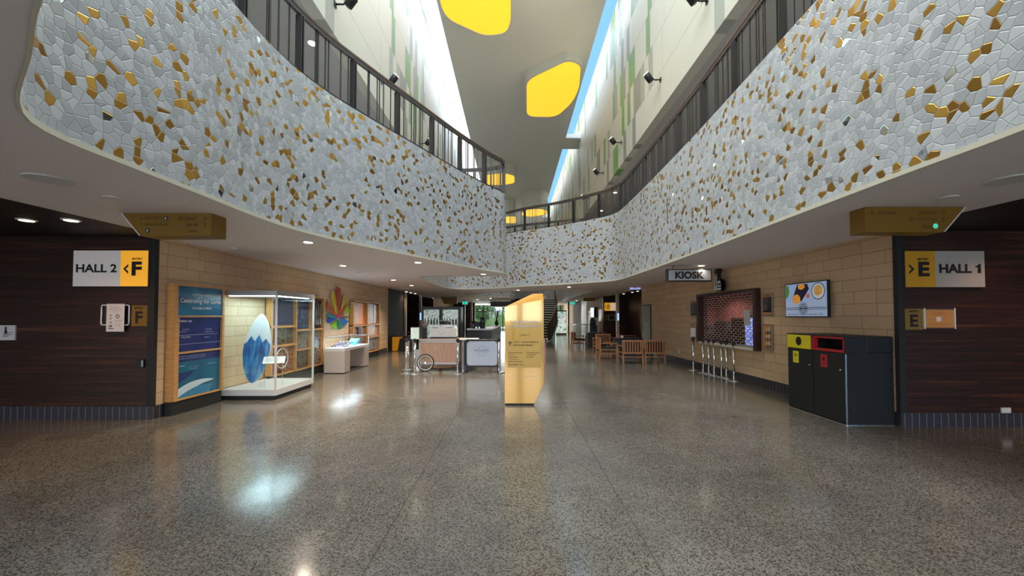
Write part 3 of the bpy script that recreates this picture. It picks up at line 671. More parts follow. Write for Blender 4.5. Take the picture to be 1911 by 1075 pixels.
t, w, h = hung('box_sign', 'purple backlit hanging box sign before the right timber recess', 1175, 1196, 531, 541, 16.8, .12, 'purple_lit', 'white_gloss')
bm = B(); rect(bm, -.05, .05, .07, .17, -.006); obj('symbol', bm, 'white_ink', t)
def exit_sign(x0, x1, y0, y1, Y, lab):
    t, w, h = hung('exit_sign', lab, x0, x1, y0, y1, Y, .06, 'green_exit', 'white_gloss', cat='exit sign')
    bm = B(); disc(bm, 0, h*.75, h*.09, -.006); rect(bm, -h*.08, h*.08, h*.3, h*.62, -.006); rect(bm, -h*.2, -h*.02, h*.18, h*.3, -.006); rect(bm, h*.02, h*.14, h*.1, h*.3, -.007); obj('running_figure', bm, 'white_ink', t)
exit_sign(862.5, 873, 562, 568.5, 29, 'green running-man exit sign hanging in the left distance'); exit_sign(1063, 1073, 563, 568.5, 34, 'green running-man exit sign hanging in the right distance')

# ================================================================== WALL SIGNS on the timber walls
def wallsign(name, label, x0, x1, y0, y1, Y, d, m, cat='sign', bev=0):
    a, b = aty(x0, y1, Y), aty(x1, y0, Y); w, h = b.x-a.x, b.z-a.z
    t = thing(name, label, cat, (a.x, Y, a.z)); return t, w, h
t, w, h = wallsign('hall_sign', 'large white and orange wall sign reading HALL 2', 135, 278, 467, 535, 5.96, .05, '')
bm = B(); box(bm, 0, w, 0, .055, 0, h, .004); obj('backing', bm, 'steel_dark', t)
bm = B(); rect(bm, .006, w*.63, .006, h-.006, -.002); obj('white_panel', bm, 'sign_white_lit', t)
bm = B(); rect(bm, w*.63, w-.006, .006, h-.006, -.002); o = obj('orange_panel', bm, 'orange_light', t)
lettering(t, [('HALL 2', w*.045, w*.585, h*.39, h*.62)], 0, 0, 0, 0, -.005, bold=.03)
lettering(t, [('ENTRY', w*.785, w*.925, h*.735, h*.79), ('F', w*.78, w*.915, h*.30, h*.69)], 0, 0, 0, 0, -.005, bold=.045, name='entry_letter')
bm = B(); c = [(w*.735, h*.62), (w*.67, h*.49), (w*.735, h*.35), (w*.735, h*.42), (w*.70, h*.49), (w*.735, h*.55)]; prism(bm, c, -.006, -.003); obj('chevron', bm, 'ink', t)
t, w, h = wallsign('hall_sign', 'large orange and grey-white wall sign reading HALL 1', 1689.5, 1837, 468, 536.5, 5.56, .05, '')
bm = B(); box(bm, 0, w, 0, .055, 0, h, .004); obj('backing', bm, 'steel_dark', t)
bm = B(); rect(bm, w*.38, w-.006, .006, h-.006, -.002); obj('white_panel', bm, mat('sign_grey', (.42, .40, .38), .5), t)
bm = B(); rect(bm, .006, w*.38, .006, h-.006, -.002); obj('orange_panel', bm, mat('sign_amber', (.62, .32, .01), .5), t)
lettering(t, [('HALL', w*.425, w*.83, h*.39, h*.64)], 0, 0, 0, 0, -.005, bold=.04)
bm = B(); prism(bm, [(w*.905, h*.39), (w*.945, h*.39), (w*.945, h*.64), (w*.92, h*.64), (w*.905, h*.595), (w*.88, h*.58), (w*.88, h*.545), (w*.905, h*.55)], -.006, -.003); obj('numeral', bm, 'ink', t)
lettering(t, [('ENTRY', w*.16, w*.30, h*.735, h*.80), ('E', w*.165, w*.305, h*.30, h*.70)], 0, 0, 0, 0, -.005, bold=.045, name='entry_letter')
bm = B(); c = [(w*.05, h*.64), (w*.115, h*.50), (w*.05, h*.36), (w*.05, h*.43), (w*.085, h*.50), (w*.05, h*.57)]; prism(bm, c, -.006, -.003); obj('chevron', bm, 'ink', t)
for (L, x0, x1, y0, y1, Y, lab) in (('F', 244.5, 275, 570, 609, 5.98, 'small gold letter F plate beside the paper notice'), ('E', 1690, 1722, 576, 615.5, 5.58, 'small dull gold letter E plate beside the orange notice')):
    t, w, h = wallsign('letter_plate', lab, x0, x1, y0, y1, Y, .02, '')
    bm = B(); box(bm, 0, w, 0, .02, 0, h, .003); obj('plate', bm, 'gold_paint' if L == 'F' else 'gold_dark', t)
    lettering(t, [(L, w*.27, w*.72, h*.14, h*.72), ('ENTRY', w*.22, w*.76, h*.83, h*.92)], 0, 0, 0, 0, -.003, bold=.03)
# paper notice in tubular frame
t, w, h = wallsign('notice_frame', 'white tubular frame on the Hall 2 wall holding a paper', 186, 242, 568, 608, 5.97, .03, '', 'frame')
bm = B(); P = rounded([(.012, .012), (w-.012, .012), (w-.012, h-.012), (.012, h-.012)], .03, 4); tube(bm, [(p[0], .01, p[1]) for p in P], .011, 8, closed=True); obj('tube_frame', bm, 'white_gloss', t)
bm = B(); rect(bm, .01, w-.01, .01, h-.01, .022); obj('dark_insert', bm, 'black', t)
a, b = aty(197, 619, 5.94), aty(232, 567, 5.94)
pw_, ph = b.x-a.x, b.z-a.z; t = thing('paper_notice', 'white printed paper notice hanging over the tubular frame', 'paper', (a.x, 5.945, a.z))
bm = B(); box(bm, 0, pw_, 0, .003, 0, ph); obj('sheet', bm, 'white_matte', t)
rows = [('Please note the following', .2, .8, .84, .87), ('Entry F is currently closed', .15, .85, .77, .80), ('thank you', .35, .65, .70, .725), ('Please use the other', .5, .9, .40, .425), ('entry doors', .5, .82, .35, .372), ('of the hall', .5, .8, .25, .275), ('for entry', .5, .86, .19, .21)]
lettering(t, [(s, x0*pw_, x1*pw_, z0*ph, z1*ph) for s, x0, x1, z0, z1 in rows], 0, 0, 0, 0, -.002)
bm = B(); disc(bm, .63*pw_, .55*ph, .03, -.002, r_in=.02)
for z, r in ((.58, .014), (.47, .012), (.33, .014)): disc(bm, .25*pw_, z*ph, r, -.002, r_in=r*.6)
rect(bm, .14*pw_, .42*pw_, .10*ph, .125*ph, -.002); rect(bm, .17*pw_, .22*pw_, .16*ph, .24*ph, -.002); rect(bm, .26*pw_, .32*pw_, .16*ph, .24*ph, -.002); obj('pictograms', bm, 'ink', t)
# switch, left edge sign
t, w, h = wallsign('door_reader', 'small black access reader on the Hall 2 timber wall', 254, 268, 671, 686, 5.97, .04, '', 'access reader')
bm = B(); box(bm, 0, w, 0, .04, 0, h, .005); obj('case', bm, 'black', t); bm = B(); box(bm, w*.7, w*.95, -.003, 0, h*.1, h*.9); obj('side_strip', bm, 'grey_metal', t)
t, w, h = wallsign('symbol_plate', 'pale plate with black symbol at the left edge of the photo', -18, 28, 607, 635, 5.98, .02, '')
bm = B(); box(bm, 0, w, 0, .02, 0, h, .003); obj('plate', bm, 'white_matte', t)
bm = B(); disc(bm, w*.63, h*.82, .018, -.002); prism(bm, [(w*.56, h*.45), (w*.70, h*.45), (w*.655, h*.75), (w*.605, h*.75)], -.003, -.001); rect(bm, w*.52, w*.85, h*.36, h*.40, -.002); rect(bm, w*.52, w*.72, h*.25, h*.29, -.002); rect(bm, w*.6, w*.95, h*.50, h*.53, -.003); obj('symbol', bm, 'ink', t)
t, w, h = wallsign('framed_notice', 'orange notice in a silver frame on the Hall 1 wall', 1725, 1783, 575, 614, 5.57, .03, '', 'notice')
bm = B(); e = .02
for q in ((0, w, 0, e), (0, w, h-e, h)): box(bm, q[0], q[1], 0, .03, q[2], q[3], .004)
obj('rail', bm, 'steel_dark', t)
bm = B()
for q in ((0, e), (w-e, w)): box(bm, q[0], q[1], -.004, .03, 0, h, .004)
obj('side_frame', bm, 'white_gloss', t)
bm = B(); rect(bm, e, w-e, e, h-e, .01); obj('insert', bm, mat('orange_paper', (.62, .28, .08), .5), t)
lettering(t, [('Share your feedback', w*.32, w*.66, h*.78, h*.82), ('Tell us about your visit', w*.25, w*.70, h*.69, h*.73), ('Your comments help us to make every visit better than the last', w*.12, w*.88, h*.22, h*.255), ('and thank you for coming to see us', w*.2, w*.84, h*.16, h*.19)], 0, 0, 0, 0, .008)
bm = B(); rect(bm, w*.41, w*.56, h*.36, h*.58, .008); obj('blank_square', bm, 'white_matte', t)
t, w, h = wallsign('power_outlet', 'white power outlet low on the Hall 1 timber wall', 1870, 1887, 761, 771, 5.58, .02, '', 'power outlet')
bm = B(); box(bm, 0, w, 0, .018, 0, h, .004); obj('cover', bm, 'white_gloss', t)
# D sign, plates in the right recess
t, w, h = wallsign('hall_sign', 'small orange D wall sign in the far right recess', 1128, 1151, 565, 580, 23.95, .05, '')
bm = B(); box(bm, 0, w, 0, .05, 0, h); obj('backing', bm, 'steel_dark', t); bm = B(); rect(bm, 0, w*.5, 0, h, -.004); obj('orange_panel', bm, 'orange_light', t); bm = B(); rect(bm, w*.5, w, 0, h, -.004); obj('white_panel', bm, mat('peach_lit', (.8, .6, .4), .5, emit=(1, .75, .5), es=.4), t)
lettering(t, [('D', w*.22, w*.42, h*.25, h*.75)], 0, 0, 0, 0, -.008, bold=.04); bm = B(); rect(bm, w*.08, w*.12, h*.35, h*.65, -.008); obj('chevron', bm, 'ink', t)
t, w, h = wallsign('letter_plate', 'small letter D plate below the far orange D sign', 1128, 1134, 588, 597, 23.95, .02, '')
bm = B(); box(bm, 0, w, 0, .02, 0, h); obj('plate', bm, 'gold_paint', t); lettering(t, [('D', w*.25, w*.75, h*.2, h*.8)], 0, 0, 0, 0, -.004, bold=.03)
t, w, h = wallsign('notice_frame', 'empty dark notice frame beside the far D plate', 1135, 1148, 587, 598, 23.95, .03, '', 'frame')
bm = B(); box(bm, 0, w, 0, .03, 0, h, .01); obj('tube_frame', bm, 'post_beige', t); bm = B(); rect(bm, .06, w-.06, .05, h-.05, -.004); obj('dark_insert', bm, 'black', t)
t, w, h = wallsign('wall_screen', 'blue lit narrow screen on the right recess post', 1151.5, 1155.5, 584, 599, 20.58, .05, '', 'screen')
bm = B(); box(bm, 0, w, 0, .03, 0, h, .01); obj('case', bm, 'black', t); bm = B(); rect(bm, .01, w-.01, .02, h-.02, -.003); obj('display', bm, 'blue_lit', t)
t, w, h = wallsign('wall_screen', 'blue lit narrow screen on the left recess post', 783, 787, 583, 598, 23.0, .05, '', 'screen')
bm = B(); box(bm, 0, w, 0, .03, 0, h, .01); obj('case', bm, 'black', t); bm = B(); rect(bm, .01, w-.01, .02, h-.02, -.003); obj('display', bm, 'blue_lit', t)

# --- track spots on the upper walls
def wspot(px, py, X, s, lab):
    p = atx(px, py, X); t = thing('wall_spotlight', lab, 'spotlight', p, 0 if s > 0 else PI, 'black spotlights on the panelled walls')
    # wall lies towards +x (s>0)
    bm = B(); box(bm, -.02, .0, -.05, .05, -.06, .06, .004); obj('wall_plate', bm, 'black', t)
    bm = B(); tube(bm, [(-.02, 0, 0), (-.18, 0, .0), (-.26, 0, .05)], .018, 8); obj('arm', bm, 'black', t)
    bm = B(); lathe(bm, [(.04, -.14), (.09, -.12), (.095, .10), (.07, .13)], 16); o = obj('lamp_head', bm, 'black', t, (-.34, 0, .06)); o.rotation_euler = (0, math.radians(-35), 0)
    bm = B(); lathe(bm, [(.075, .131), (.075, .134)], 16); l = obj('lens', bm, 'lamp_glow', o)
for a in ((1320, 2, 'cut off at the top of the photo'), (1233, 149, 'in the warm patch of light'), (1160, 266, 'above the gold sign'), (1126, 323, 'above the bridge railing'), (1100, 370, 'behind the bridge railing')): wspot(a[0], a[1], xr, 1, 'black spotlight on the right panelled wall, '+a[2])
for a in ((625, 8, 'near the top of the photo'), (712, 152, 'behind the left railing'), (783, 268, 'low behind the left railing')): wspot(a[0], a[1], xl, -1, 'black spotlight on the left panelled wall, '+a[2])
spot('wall_uplight', (3.6, 10.6, 8.6), 130, (1, .78, .45), 90, .9, (0, PI*.80, 0)); spot('wall_uplight', (3.6, 15, 8.6), 130, (1, .78, .45), 90, .9, (0, PI*.80, 0)); spot('wall_uplight', (-3.1, 10.5, 8.6), 130, (1, .8, .5), 90, .9, (0, -PI*.80, 0))
# upper-level downlights
for px, py, z, lab in ((583, 80, MZC, 'bright downlight behind the left balcony railing'), (1367, 77, MZC, 'bright downlight behind the right balcony railing'), (1188, 309, MZC, 'downlight behind the right railing, half way along'), (1148, 359, MZC, 'small downlight behind the corner of the bridge railing'), (1122, 393, MZC, 'smallest downlight behind the bridge railing')):
    downlight(px, py, z, lab, 'downlights on the upper level', power=60, r=.09)
# ================================================================== LEFT WALL: display units, showcase, emblem, low case
XF = -5.46
def panelframe(bm, w, h, xs, zs, e=.045, d=.14, cap=.12):
    for x in xs: box(bm, x-e/2, x+e/2, 0, d, 0, h, .003)
    for z in zs: box(bm, 0, w, 0, d, z-e/2, z+e/2, .003)
def unit(name, label, y0, y1):
    h = 2.13-.22; w = y1-y0
    t = thing(name, label, 'display unit', (XF, y0, 0), PI/2)
    bm = B(); box(bm, 0, w, .01, .13, 0, .22); obj('plinth', bm, 'black_matte', t)
    return t, w
t, w = unit('display_board', 'tall pine-framed board with blue panels reading Celebrating the Games', 6.2, 7.25)
bm = B(); z0, z1 = .22, 2.13
for x in (0, w-.05): box(bm, x, x+.05, -.02, .13, z0, z1, .003)
for z in (z0, .98, 1.58, z1-.03): box(bm, 0, w, -.015, .13, z, z+.03, .003)
box(bm, -.004, .10, 0, .131, z0, z1); obj('frame', bm, 'orange_pine', t)
g1 = m_graphic('wave_blue', [(.004, .03, .10), (.008, .09, .20), (.02, .19, .36), (.004, .04, .12)], 1.3, 1.5)
m_graphic('navy_map', [(.012, .02, .10), (.02, .03, .16), (.014, .02, .11)], 1.5, .5); m_graphic('sea_blue', [(.006, .07, .15), (.012, .13, .22), (.012, .11, .20)], 1.0, .6)
for nm, a, b, m in (('title_panel', 1.61, 2.10, 'wave_blue'), ('map_panel', 1.01, 1.58, 'navy_map'), ('story_panel', .25, .98, 'sea_blue')):
    bm = B(); rect(bm, .05, w-.05, a, b, -.005 if nm == 'title_panel' else .02); obj(nm, bm, m, t)
lettering(t, [('GC2018 Legacy Exhibition', w*.32, w*.70, 1.945, 1.985), ('Celebrating the Games', w*.09, w*.93, 1.80, 1.90), ('THE GAMES OF FIRSTS', w*.31, w*.71, 1.715, 1.755)], 0, 0, 0, 0, -.009, 'white_ink', bold=.012, shear=.1)
lettering(t, [('Exhibition map', w*.07, w*.34, 1.49, 1.54), ('Foyer display', w*.17, w*.3, 1.37, 1.385), ('Hall 1 stories', w*.62, w*.75, 1.36, 1.375), ('You are here', w*.15, w*.32, 1.24, 1.262), ('Gallery', w*.6, w*.72, 1.22, 1.235)], 0, 0, 0, 0, .016, 'white_ink')
bm = B()
for x0, x1, z in ((.08, .9, 1.28), (.08, .25, 1.34), (.6, .8, 1.32), (.08, .95, 1.13)): rect(bm, w*x0, w*x1, z, z+.003, .017)
obj('map_lines', bm, 'white_ink', t)
bm = B(); rect(bm, .05, w-.05, .84, .98, .016); obj('story_header', bm, 'navy_map', t)
lettering(t, [('The celebration came to the coast with athletes of every nation', w*.1, w*.62, .92, .937), ('and the city welcomed them all', w*.1, w*.62, .885, .90), ('New legends', w*.08, w*.22, .765, .785), ('a story of many', w*.3, w*.5, .735, .748), ('sports and people', w*.3, w*.46, .70, .713), ('and of firsts', w*.68, w*.86, .745, .757)], 0, 0, 0, 0, .012, 'white_ink')
def blob(pts, y, m, nm, parent, flip=False):
    P = catmull([(a, b, 0) for a, b in pts], .03); bm = B(); vs = [bm.verts.new((p.x, y, p.y)) for p in P]
    tri = tessellate_polygon([[Vector((p.x, p.y, 0)) for p in P]])
    for q in tri:
        try: bm.faces.new([vs[i] for i in q])
        except ValueError: pass
    return obj(nm, bm, m, parent)
blob([(.055, .62), (.2, .66), (.42, .66), (.30, .58), (.12, .50), (.055, .46)], .012, mat('deep_blue', (.01, .03, .15), .4), 'wave_shape', t)
blob([(.055, .27), (.055, .36), (.3, .47), (.62, .50), (.85, .46), (.6, .42), (.35, .35), (.15, .26)], .010, mat('wave_white', (.55, .68, .76), .4), 'foam_shape', t)
blob([(.1, .255), (.25, .33), (.55, .40), (.8, .38), (.75, .255)], .008, mat('wave_teal', (.04, .22, .38), .4), 'swell_shape', t)

def compartments(t, w, cells, e=.045, deep=.12):
    bm = B(); z0, z1 = .22, 2.13; box(bm, 0, w, .115, .13, z0, z1)
    xs = sorted({c[0] for c in cells}|{c[1] for c in cells}); 
    box(bm, 0, .06, -.02, .13, z0, z1, .003); box(bm, w-.05, w, -.02, .13, z0, z1, .003); box(bm, 0, w, -.02, .13, z1-.03, z1, .003); box(bm, 0, w, -.02, .13, z0, z0+.03, .003)
    for c in cells:
        if c[0] > .02: box(bm, c[0]*w-e/2, c[0]*w+e/2, -.012, .12, c[2], c[3])
        if c[2] > .3: box(bm, c[0]*w, c[1]*w, -.012, .12, c[2]-e/2, c[2]+e/2)
    obj('frame', bm, 'orange_pine', t)
    for c in cells:
        bm = B(); rect(bm, c[0]*w+.05, c[1]*w-.04, c[2]+.035, c[3]-.03, .06); o = obj('picture_panel', bm, c[4], t)
m_graphic('dark_photo', [(.01, .01, .015), (.05, .035, .025), (.15, .11, .08), (.015, .02, .05)], 9, 1.5); m_graphic('crowd_photo', [(.01, .015, .05), (.12, .025, .02), (.25, .23, .22), (.20, .18, .02), (.015, .025, .09)], 16, 1)
m_graphic('navy_text', [(.015, .025, .11), (.02, .035, .15)], 2, .5); m_graphic('rust_photo', [(.12, .03, .012), (.30, .07, .03), (.36, .22, .16), (.03, .015, .01)], 12, 1); m_graphic('orange_panel', [(.75, .19, .02), (.85, .26, .03)], 2, .5)
m_graphic('grey_photo', [(.03, .04, .05), (.16, .18, .19), (.36, .36, .35), (.06, .04, .035)], 10, 1.5); m_graphic('red_white_photo', [(.30, .03, .03), (.55, .48, .42), (.25, .06, .05)], 14, 2)
t, w = unit('display_shelves', 'pine display shelving with dark photos behind the glass showcase', 8.66, 11.1)
compartments(t, w, [(0, .42, 1.35, 2.1, 'navy_text'), (0, .42, .9, 1.35, 'dark_photo'), (0, .42, .25, .9, 'rust_photo'), (.42, .72, 1.24, 2.1, 'navy_text'), (.42, .72, .74, 1.24, 'crowd_photo'), (.42, .72, .25, .74, 'dark_photo'), (.72, 1, 1.24, 2.1, 'dark_photo'), (.72, 1, .25, 1.24, 'crowd_photo')])
lettering(t, [('First nations', w*.46, w*.60, 1.98, 2.01), ('The story of the first time that a reconciliation plan', w*.46, w*.68, 1.90, 1.915), ('was part of the games', w*.46, w*.62, 1.86, 1.875)], 0, 0, 0, 0, .055, 'white_ink')
bm = B(); ycyl(bm, w*.2, .58, .24, -.03, .0, 30); bmesh.ops.delete(bm, geom=list(bm.verts), context='VERTS'); tube(bm, [(w*.2+.23*math.cos(a*PI/16), .02, .60+.23*math.sin(a*PI/16)) for a in range(32)], .012, 6, closed=True); 
for a in range(8): tube(bm, [(w*.2, .02, .60), (w*.2+.22*math.cos(a*PI/4), .02, .60+.22*math.sin(a*PI/4))], .003, 4)
obj('racing_wheel', bm, 'white_gloss', t)
for k in range(5): bm = B(); x = w*(.75+.045*k); tube(bm, [(x, .03, 1.36), (x, .03, 1.95)], .012, 8); obj('relay_baton', bm, 'brushed_steel', t)
t, w = unit('display_shelves', 'pine display unit with bright orange panel by the wall end', 13.1, 15.7)
compartments(t, w, [(0, .5, 1.27, 2.1, 'orange_panel'), (0, .5, .25, 1.27, 'rust_photo'), (.5, 1, 1.27, 2.1, 'rust_photo'), (.5, 1, .80, 1.27, 'red_white_photo'), (.5, 1, .25, .80, 'grey_photo')])
bm = B(); rect(bm, .08, .52, 1.31, 2.07, .05); obj('lettered_panel', bm, 'red_white_photo', t)
bm = B(); rect(bm, w*.8, w*.93, 1.32, 2.05, .05); obj('figure_photo', bm, 'grey_photo', t)
bm = B(); box(bm, w*.2, w*.3, .02, .05, .9, 1.2); obj('dark_plaque', bm, 'black', t)
# rotated word on the orange unit
bm = B(); text_bm(bm, 'Creativity', 0, .68, 0, .17, y=0, bold=.01)
me = bpy.data.meshes.new('lettering'); 
for v in bm.verts: v.co = Vector((.48-v.co.z*1.0, .045, 1.34+v.co.x))
bm.to_mesh(me); bm.free(); me.materials.append(M['white_ink']); o = bpy.data.objects.new('lettering', me); COL.objects.link(o); o.parent = t

# glass showcase (the mascot figure itself is left out)
X0, X1, Y0, Y1, CH = -5.58, -4.52, 7.35, 8.75, 2.09
t = thing('glass_showcase', 'tall free-standing glass showcase with silver frame and lit top', 'showcase', ((X0+X1)/2, Y0, 0)); w, d = (X1-X0), (Y1-Y0)
bm = B(); box(bm, -w/2+.04, w/2-.04, .04, d-.03, 0, .085); obj('plinth', bm, 'black_matte', t)
bm = B(); box(bm, -w/2, w/2, 0, d, .085, .20, .004); obj('base', bm, 'grey_white', t)
bm = B(); box(bm, -w/2, w/2, 0, d, CH-.09, CH, .004); obj('canopy', bm, 'grey_metal', t)
for x, y in ((-w/2, 0), (w/2-.03, 0), (w/2-.03, d-.03), (-w/2, d-.03)):
    bm = B(); box(bm, x, x+.03, y, y+.03, .20, CH-.09); obj('corner_post', bm, 'grey_white', t)
for q in ((-w/2+.03, w/2-.03, .012, .018), (w/2-.018, w/2-.012, .03, d-.03), (-w/2+.03, w/2-.03, d-.018, d-.012)):
    bm = B(); box(bm, q[0], q[1], q[2], q[3], .20, CH-.09); obj('glass_pane', bm, m_glass(), t)
bm = B(); box(bm, -w/2+.08, w/2-.08, .08, .16, CH-.105, CH-.0901); obj('light_strip', bm, 'case_light', t); bm = B(); box(bm, w/2-.16, w/2-.08, .2, d-.1, CH-.105, CH-.0901); obj('light_strip', bm, 'case_light', t)
area('showcase_light', (0, d/2, CH-.12), (0, 0, 0), w*.7, d*.7, 17, (.60, .90, 1), t)
# surfboard inside
P = []
for k in range(41):
    s = k/40; P.append((.25*math.sin(PI*s)**.62*(1-.10*(s-.5)), .02+1.42*s))
out = [(a, b) for a, b in P]+[(-a, b) for a, b in P[1:-1][::-1]]
t = thing('surfboard', 'blue and white surfboard standing inside the glass showcase', 'surfboard', (-5.24, 7.74, .235), 0)
t.rotation_euler = (math.radians(-9), math.radians(3), math.radians(12))
bm = B(); prism(bm, out, 0, .05); bmesh.ops.bevel(bm, geom=[e for e in bm.edges if abs(e.verts[0].co.y-e.verts[1].co.y) < 1e-6], offset=.016, segments=2, affect='EDGES'); obj('board', bm, mat('board_white', (.74, .78, .80), .25), t)
tt = NT('surf_blue'); c = tt.noise(tt.map(tt.obj(), (9, 1, 1.2)), 2.0, 4); tt.set(Base_Color=tt.ramp(c, [(.35, (.01, .05, .22)), (.5, (.02, .16, .45)), (.62, (.06, .35, .62))]), Roughness=.25)
low = [(a, b) for a, b in P if b < .82]; edge = low+[(.15, .92), (.09, .84), (.02, 1.0), (-.06, .86), (-.13, .97), (-.20, .84)]+[(-a, b) for a, b in low[::-1]]
bm = B(); vs = [bm.verts.new((x*.97, -.003, z)) for x, z in edge]
for q in tessellate_polygon([[Vector((x, z, 0)) for x, z in edge]]):
    try: bm.faces.new([vs[i] for i in q])
    except ValueError: pass
obj('wave_decal', bm, 'surf_blue', t)
# information stand inside
t = thing('information_stand', 'slanted white information plate on thin legs inside the showcase', 'information stand', (-4.80, 7.75, .20), math.radians(24))
for x in (-.15, .15): bm = B(); tube(bm, [(x, 0, 0), (x, 0, .48)], .006, 6); obj('leg', bm, 'chrome', t)
bm = B(); box(bm, -.19, .19, -.11, .11, -.004, .004, mtx=Matrix.Translation((0, 0, .52)) @ Matrix.Rotation(math.radians(32), 4, 'X')); obj('plate', bm, 'white_matte', t)
bm = B()
for k in range(4): box(bm, -.15, .1-.03*(k % 2), .06-.035*k, .068-.035*k, .0045, .0055, mtx=Matrix.Translation((0, 0, .52)) @ Matrix.Rotation(math.radians(32), 4, 'X'))
obj('text_lines', bm, 'ink', t)
t = thing('price_card', 'small white card standing on the showcase floor beside the surfboard', 'card', (-4.95, 7.6, .20), .2); bm = B(); box(bm, -.06, .06, -.002, .002, 0, .09, mtx=Matrix.Rotation(math.radians(-15), 4, 'X')); obj('card', bm, 'white_matte', t)

# starburst emblem
SB = []
def sb(px, py):  # crop pixels (10.75 per px) -> wall plane
    p = atx(590+px/10.75, 520+py/10.75, -5.56); return (p.y, p.z)
EM = thing('starburst_emblem', 'multicoloured starburst emblem of shards on the left block wall', 'emblem', (-5.56, 12.25, 1.6), PI/2)
sh = [('red_shard', (.42, .06, .025), [(400, 155), (488, 200), (485, 400), (445, 705), (412, 690), (400, 400)]), ('yellow_shard', (.62, .42, .03), [(300, 262), (352, 260), (385, 400), (420, 700), (395, 715), (330, 520), (285, 350)]),
      ('gold_shard', (.60, .42, .05), [(540, 320), (590, 345), (605, 400), (560, 520), (470, 680), (495, 560), (520, 420)]), ('orange_shard', (.50, .10, .025), [(235, 450), (265, 500), (400, 725), (385, 745), (205, 600), (197, 545)]),
      ('crimson_shard', (.48, .05, .03), [(570, 535), (580, 590), (510, 700), (470, 705), (490, 620), (530, 570)]), ('lime_shard', (.22, .38, .03), [(640, 525), (662, 668), (545, 722), (530, 700), (575, 600)]),
      ('dark_green_shard', (.02, .16, .06), [(650, 755), (630, 782), (520, 778), (520, 745)]), ('teal_shard', (.03, .22, .32), [(190, 700), (240, 702), (400, 770), (380, 785), (270, 785)]), ('blue_shard', (.01, .08, .42), [(195, 820), (350, 790), (430, 792), (235, 895)]),
      ('bright_green_shard', (.20, .50, .02), [(285, 940), (375, 870), (425, 830), (385, 1025)]), ('forest_shard', (.02, .22, .05), [(375, 860), (432, 822), (430, 900), (400, 965)]), ('sea_green_shard', (.01, .24, .13), [(447, 840), (515, 1000), (455, 1025), (440, 900)]), ('azure_shard', (.01, .14, .45), [(455, 800), (510, 790), (640, 855), (560, 958)]), ('magenta_shard', (.55, .03, .10), [(420, 720), (500, 712), (515, 760), (450, 792), (400, 760)])]
for k, (nm, c, P_) in enumerate(sh):
    pl = [(a-12.25, b-1.6) for a, b in (sb(*q) for q in P_)]
    bm = B(); prism(bm, pl, -.012-.001*k, -.002); obj(nm, bm, mat(nm, c, .85), EM)

# low showcase desk
X0, X1, Y0, Y1 = -5.27, -4.70, 10.75, 12.55
t = thing('display_desk', 'low two-legged white display desk with lit glass top by the left wall', 'display case', ((X0+X1)/2, Y0, 0)); w, d = X1-X0, Y1-Y0
bm = B(); box(bm, -w/2, w/2, 0, .36, .02, .62, .004); obj('side_panel', bm, 'grey_beige', t); bm = B(); box(bm, -w/2, w/2, d-.36, d, .02, .62, .004); obj('side_panel', bm, 'grey_beige', t)
bm = B(); box(bm, -w/2+.02, w/2-.02, 0.02, d-.02, 0, .02); obj('plinth', bm, 'black_matte', t)
bpy.data.objects[t.children[-1].name]; 
bm = B(); box(bm, -w/2, w/2, 0, d, .62, .70, .004); obj('tray', bm, 'grey_white', t)
bm = B()
for x, y in ((-w/2, 0), (w/2-.02, 0), (w/2-.02, d-.02), (-w/2, d-.02)): box(bm, x, x+.02, y, y+.02, .70, 1.0)
for z in (.985,): box(bm, -w/2, w/2, 0, .02, z, z+.02); box(bm, w/2-.02, w/2, 0, d, z, z+.02); box(bm, -w/2, -w/2+.02, 0, d, z, z+.02); box(bm, -w/2, w/2, d-.02, d, z, z+.02)
obj('metal_edge', bm, 'grey_white', t)
bm = B(); box(bm, -w/2+.01, w/2-.01, .01, d-.01, .99, 1.0); obj('glass_top', bm, m_glass(), t)
bm = B(); box(bm, -w/2+.02, w/2-.02, .008, .012, .70, .985); box(bm, w/2-.012, w/2-.008, .02, d-.02, .70, .985); obj('glass_side', bm, m_glass(), t)
bm = B(); box(bm, -w/2+.02, w/2-.02, .02, d-.02, .7005, .705); obj('lit_floor', bm, mat('lit_blue_white', (.8, .85, .95), .5, emit=(.7, .82, 1), es=1.4), t)
area('desk_light', (0, d/2, .975), (0, 0, 0), w*.8, d*.9, 14, (.85, .93, 1), t)
bmb = None
for k in range(5):
    x, y = -5.15+.07*k, 10.92+.05*k
    if k == 0:
        b0 = thing('relay_baton', 'dark slanted relay baton, nearest the front glass of the display desk', 'baton', (x, y, .72), 0, 'relay batons on the display desk')
        bm = B(); tube(bm, [(0, 0, 0), (.10, .30, .12)], .014, 8); obj('shaft', bm, 'navy_map', b0); bm = B(); tube(bm, [(.10, .30, .12), (.115, .34, .135)], .015, 8); obj('end_cap', bm, 'chrome', b0)
    else: dup(b0, (x, y, .72), 0, 'dark slanted relay baton on the display desk, number %s from the front glass' % ('two', 'three', 'four', 'five')[k-1])
t = thing('blue_shirt', 'light blue folded shirt under the display desk glass', 'shirt', (-4.95, 12.0, .707)); bm = B(); box(bm, -.14, .14, -.14, .14, 0, .10, .03, mtx=Matrix.Rotation(.4, 4, 'X')); obj('cloth', bm, mat('sky_cloth', (.10, .45, .80), .7), t); t.location.z = .76
t = thing('sports_cap', 'pale green cap under the display desk glass', 'cap', (-4.95, 11.6, .707)); bm = B(); lathe(bm, [(.07, 0), (.07, .03), (.055, .07), (.02, .09)], 16); obj('crown', bm, mat('pale_green', (.45, .75, .35), .7), t); bm = B(); box(bm, -.04, .04, -.12, -.06, 0, .01, .004); obj('peak', bm, 'pale_green', t)
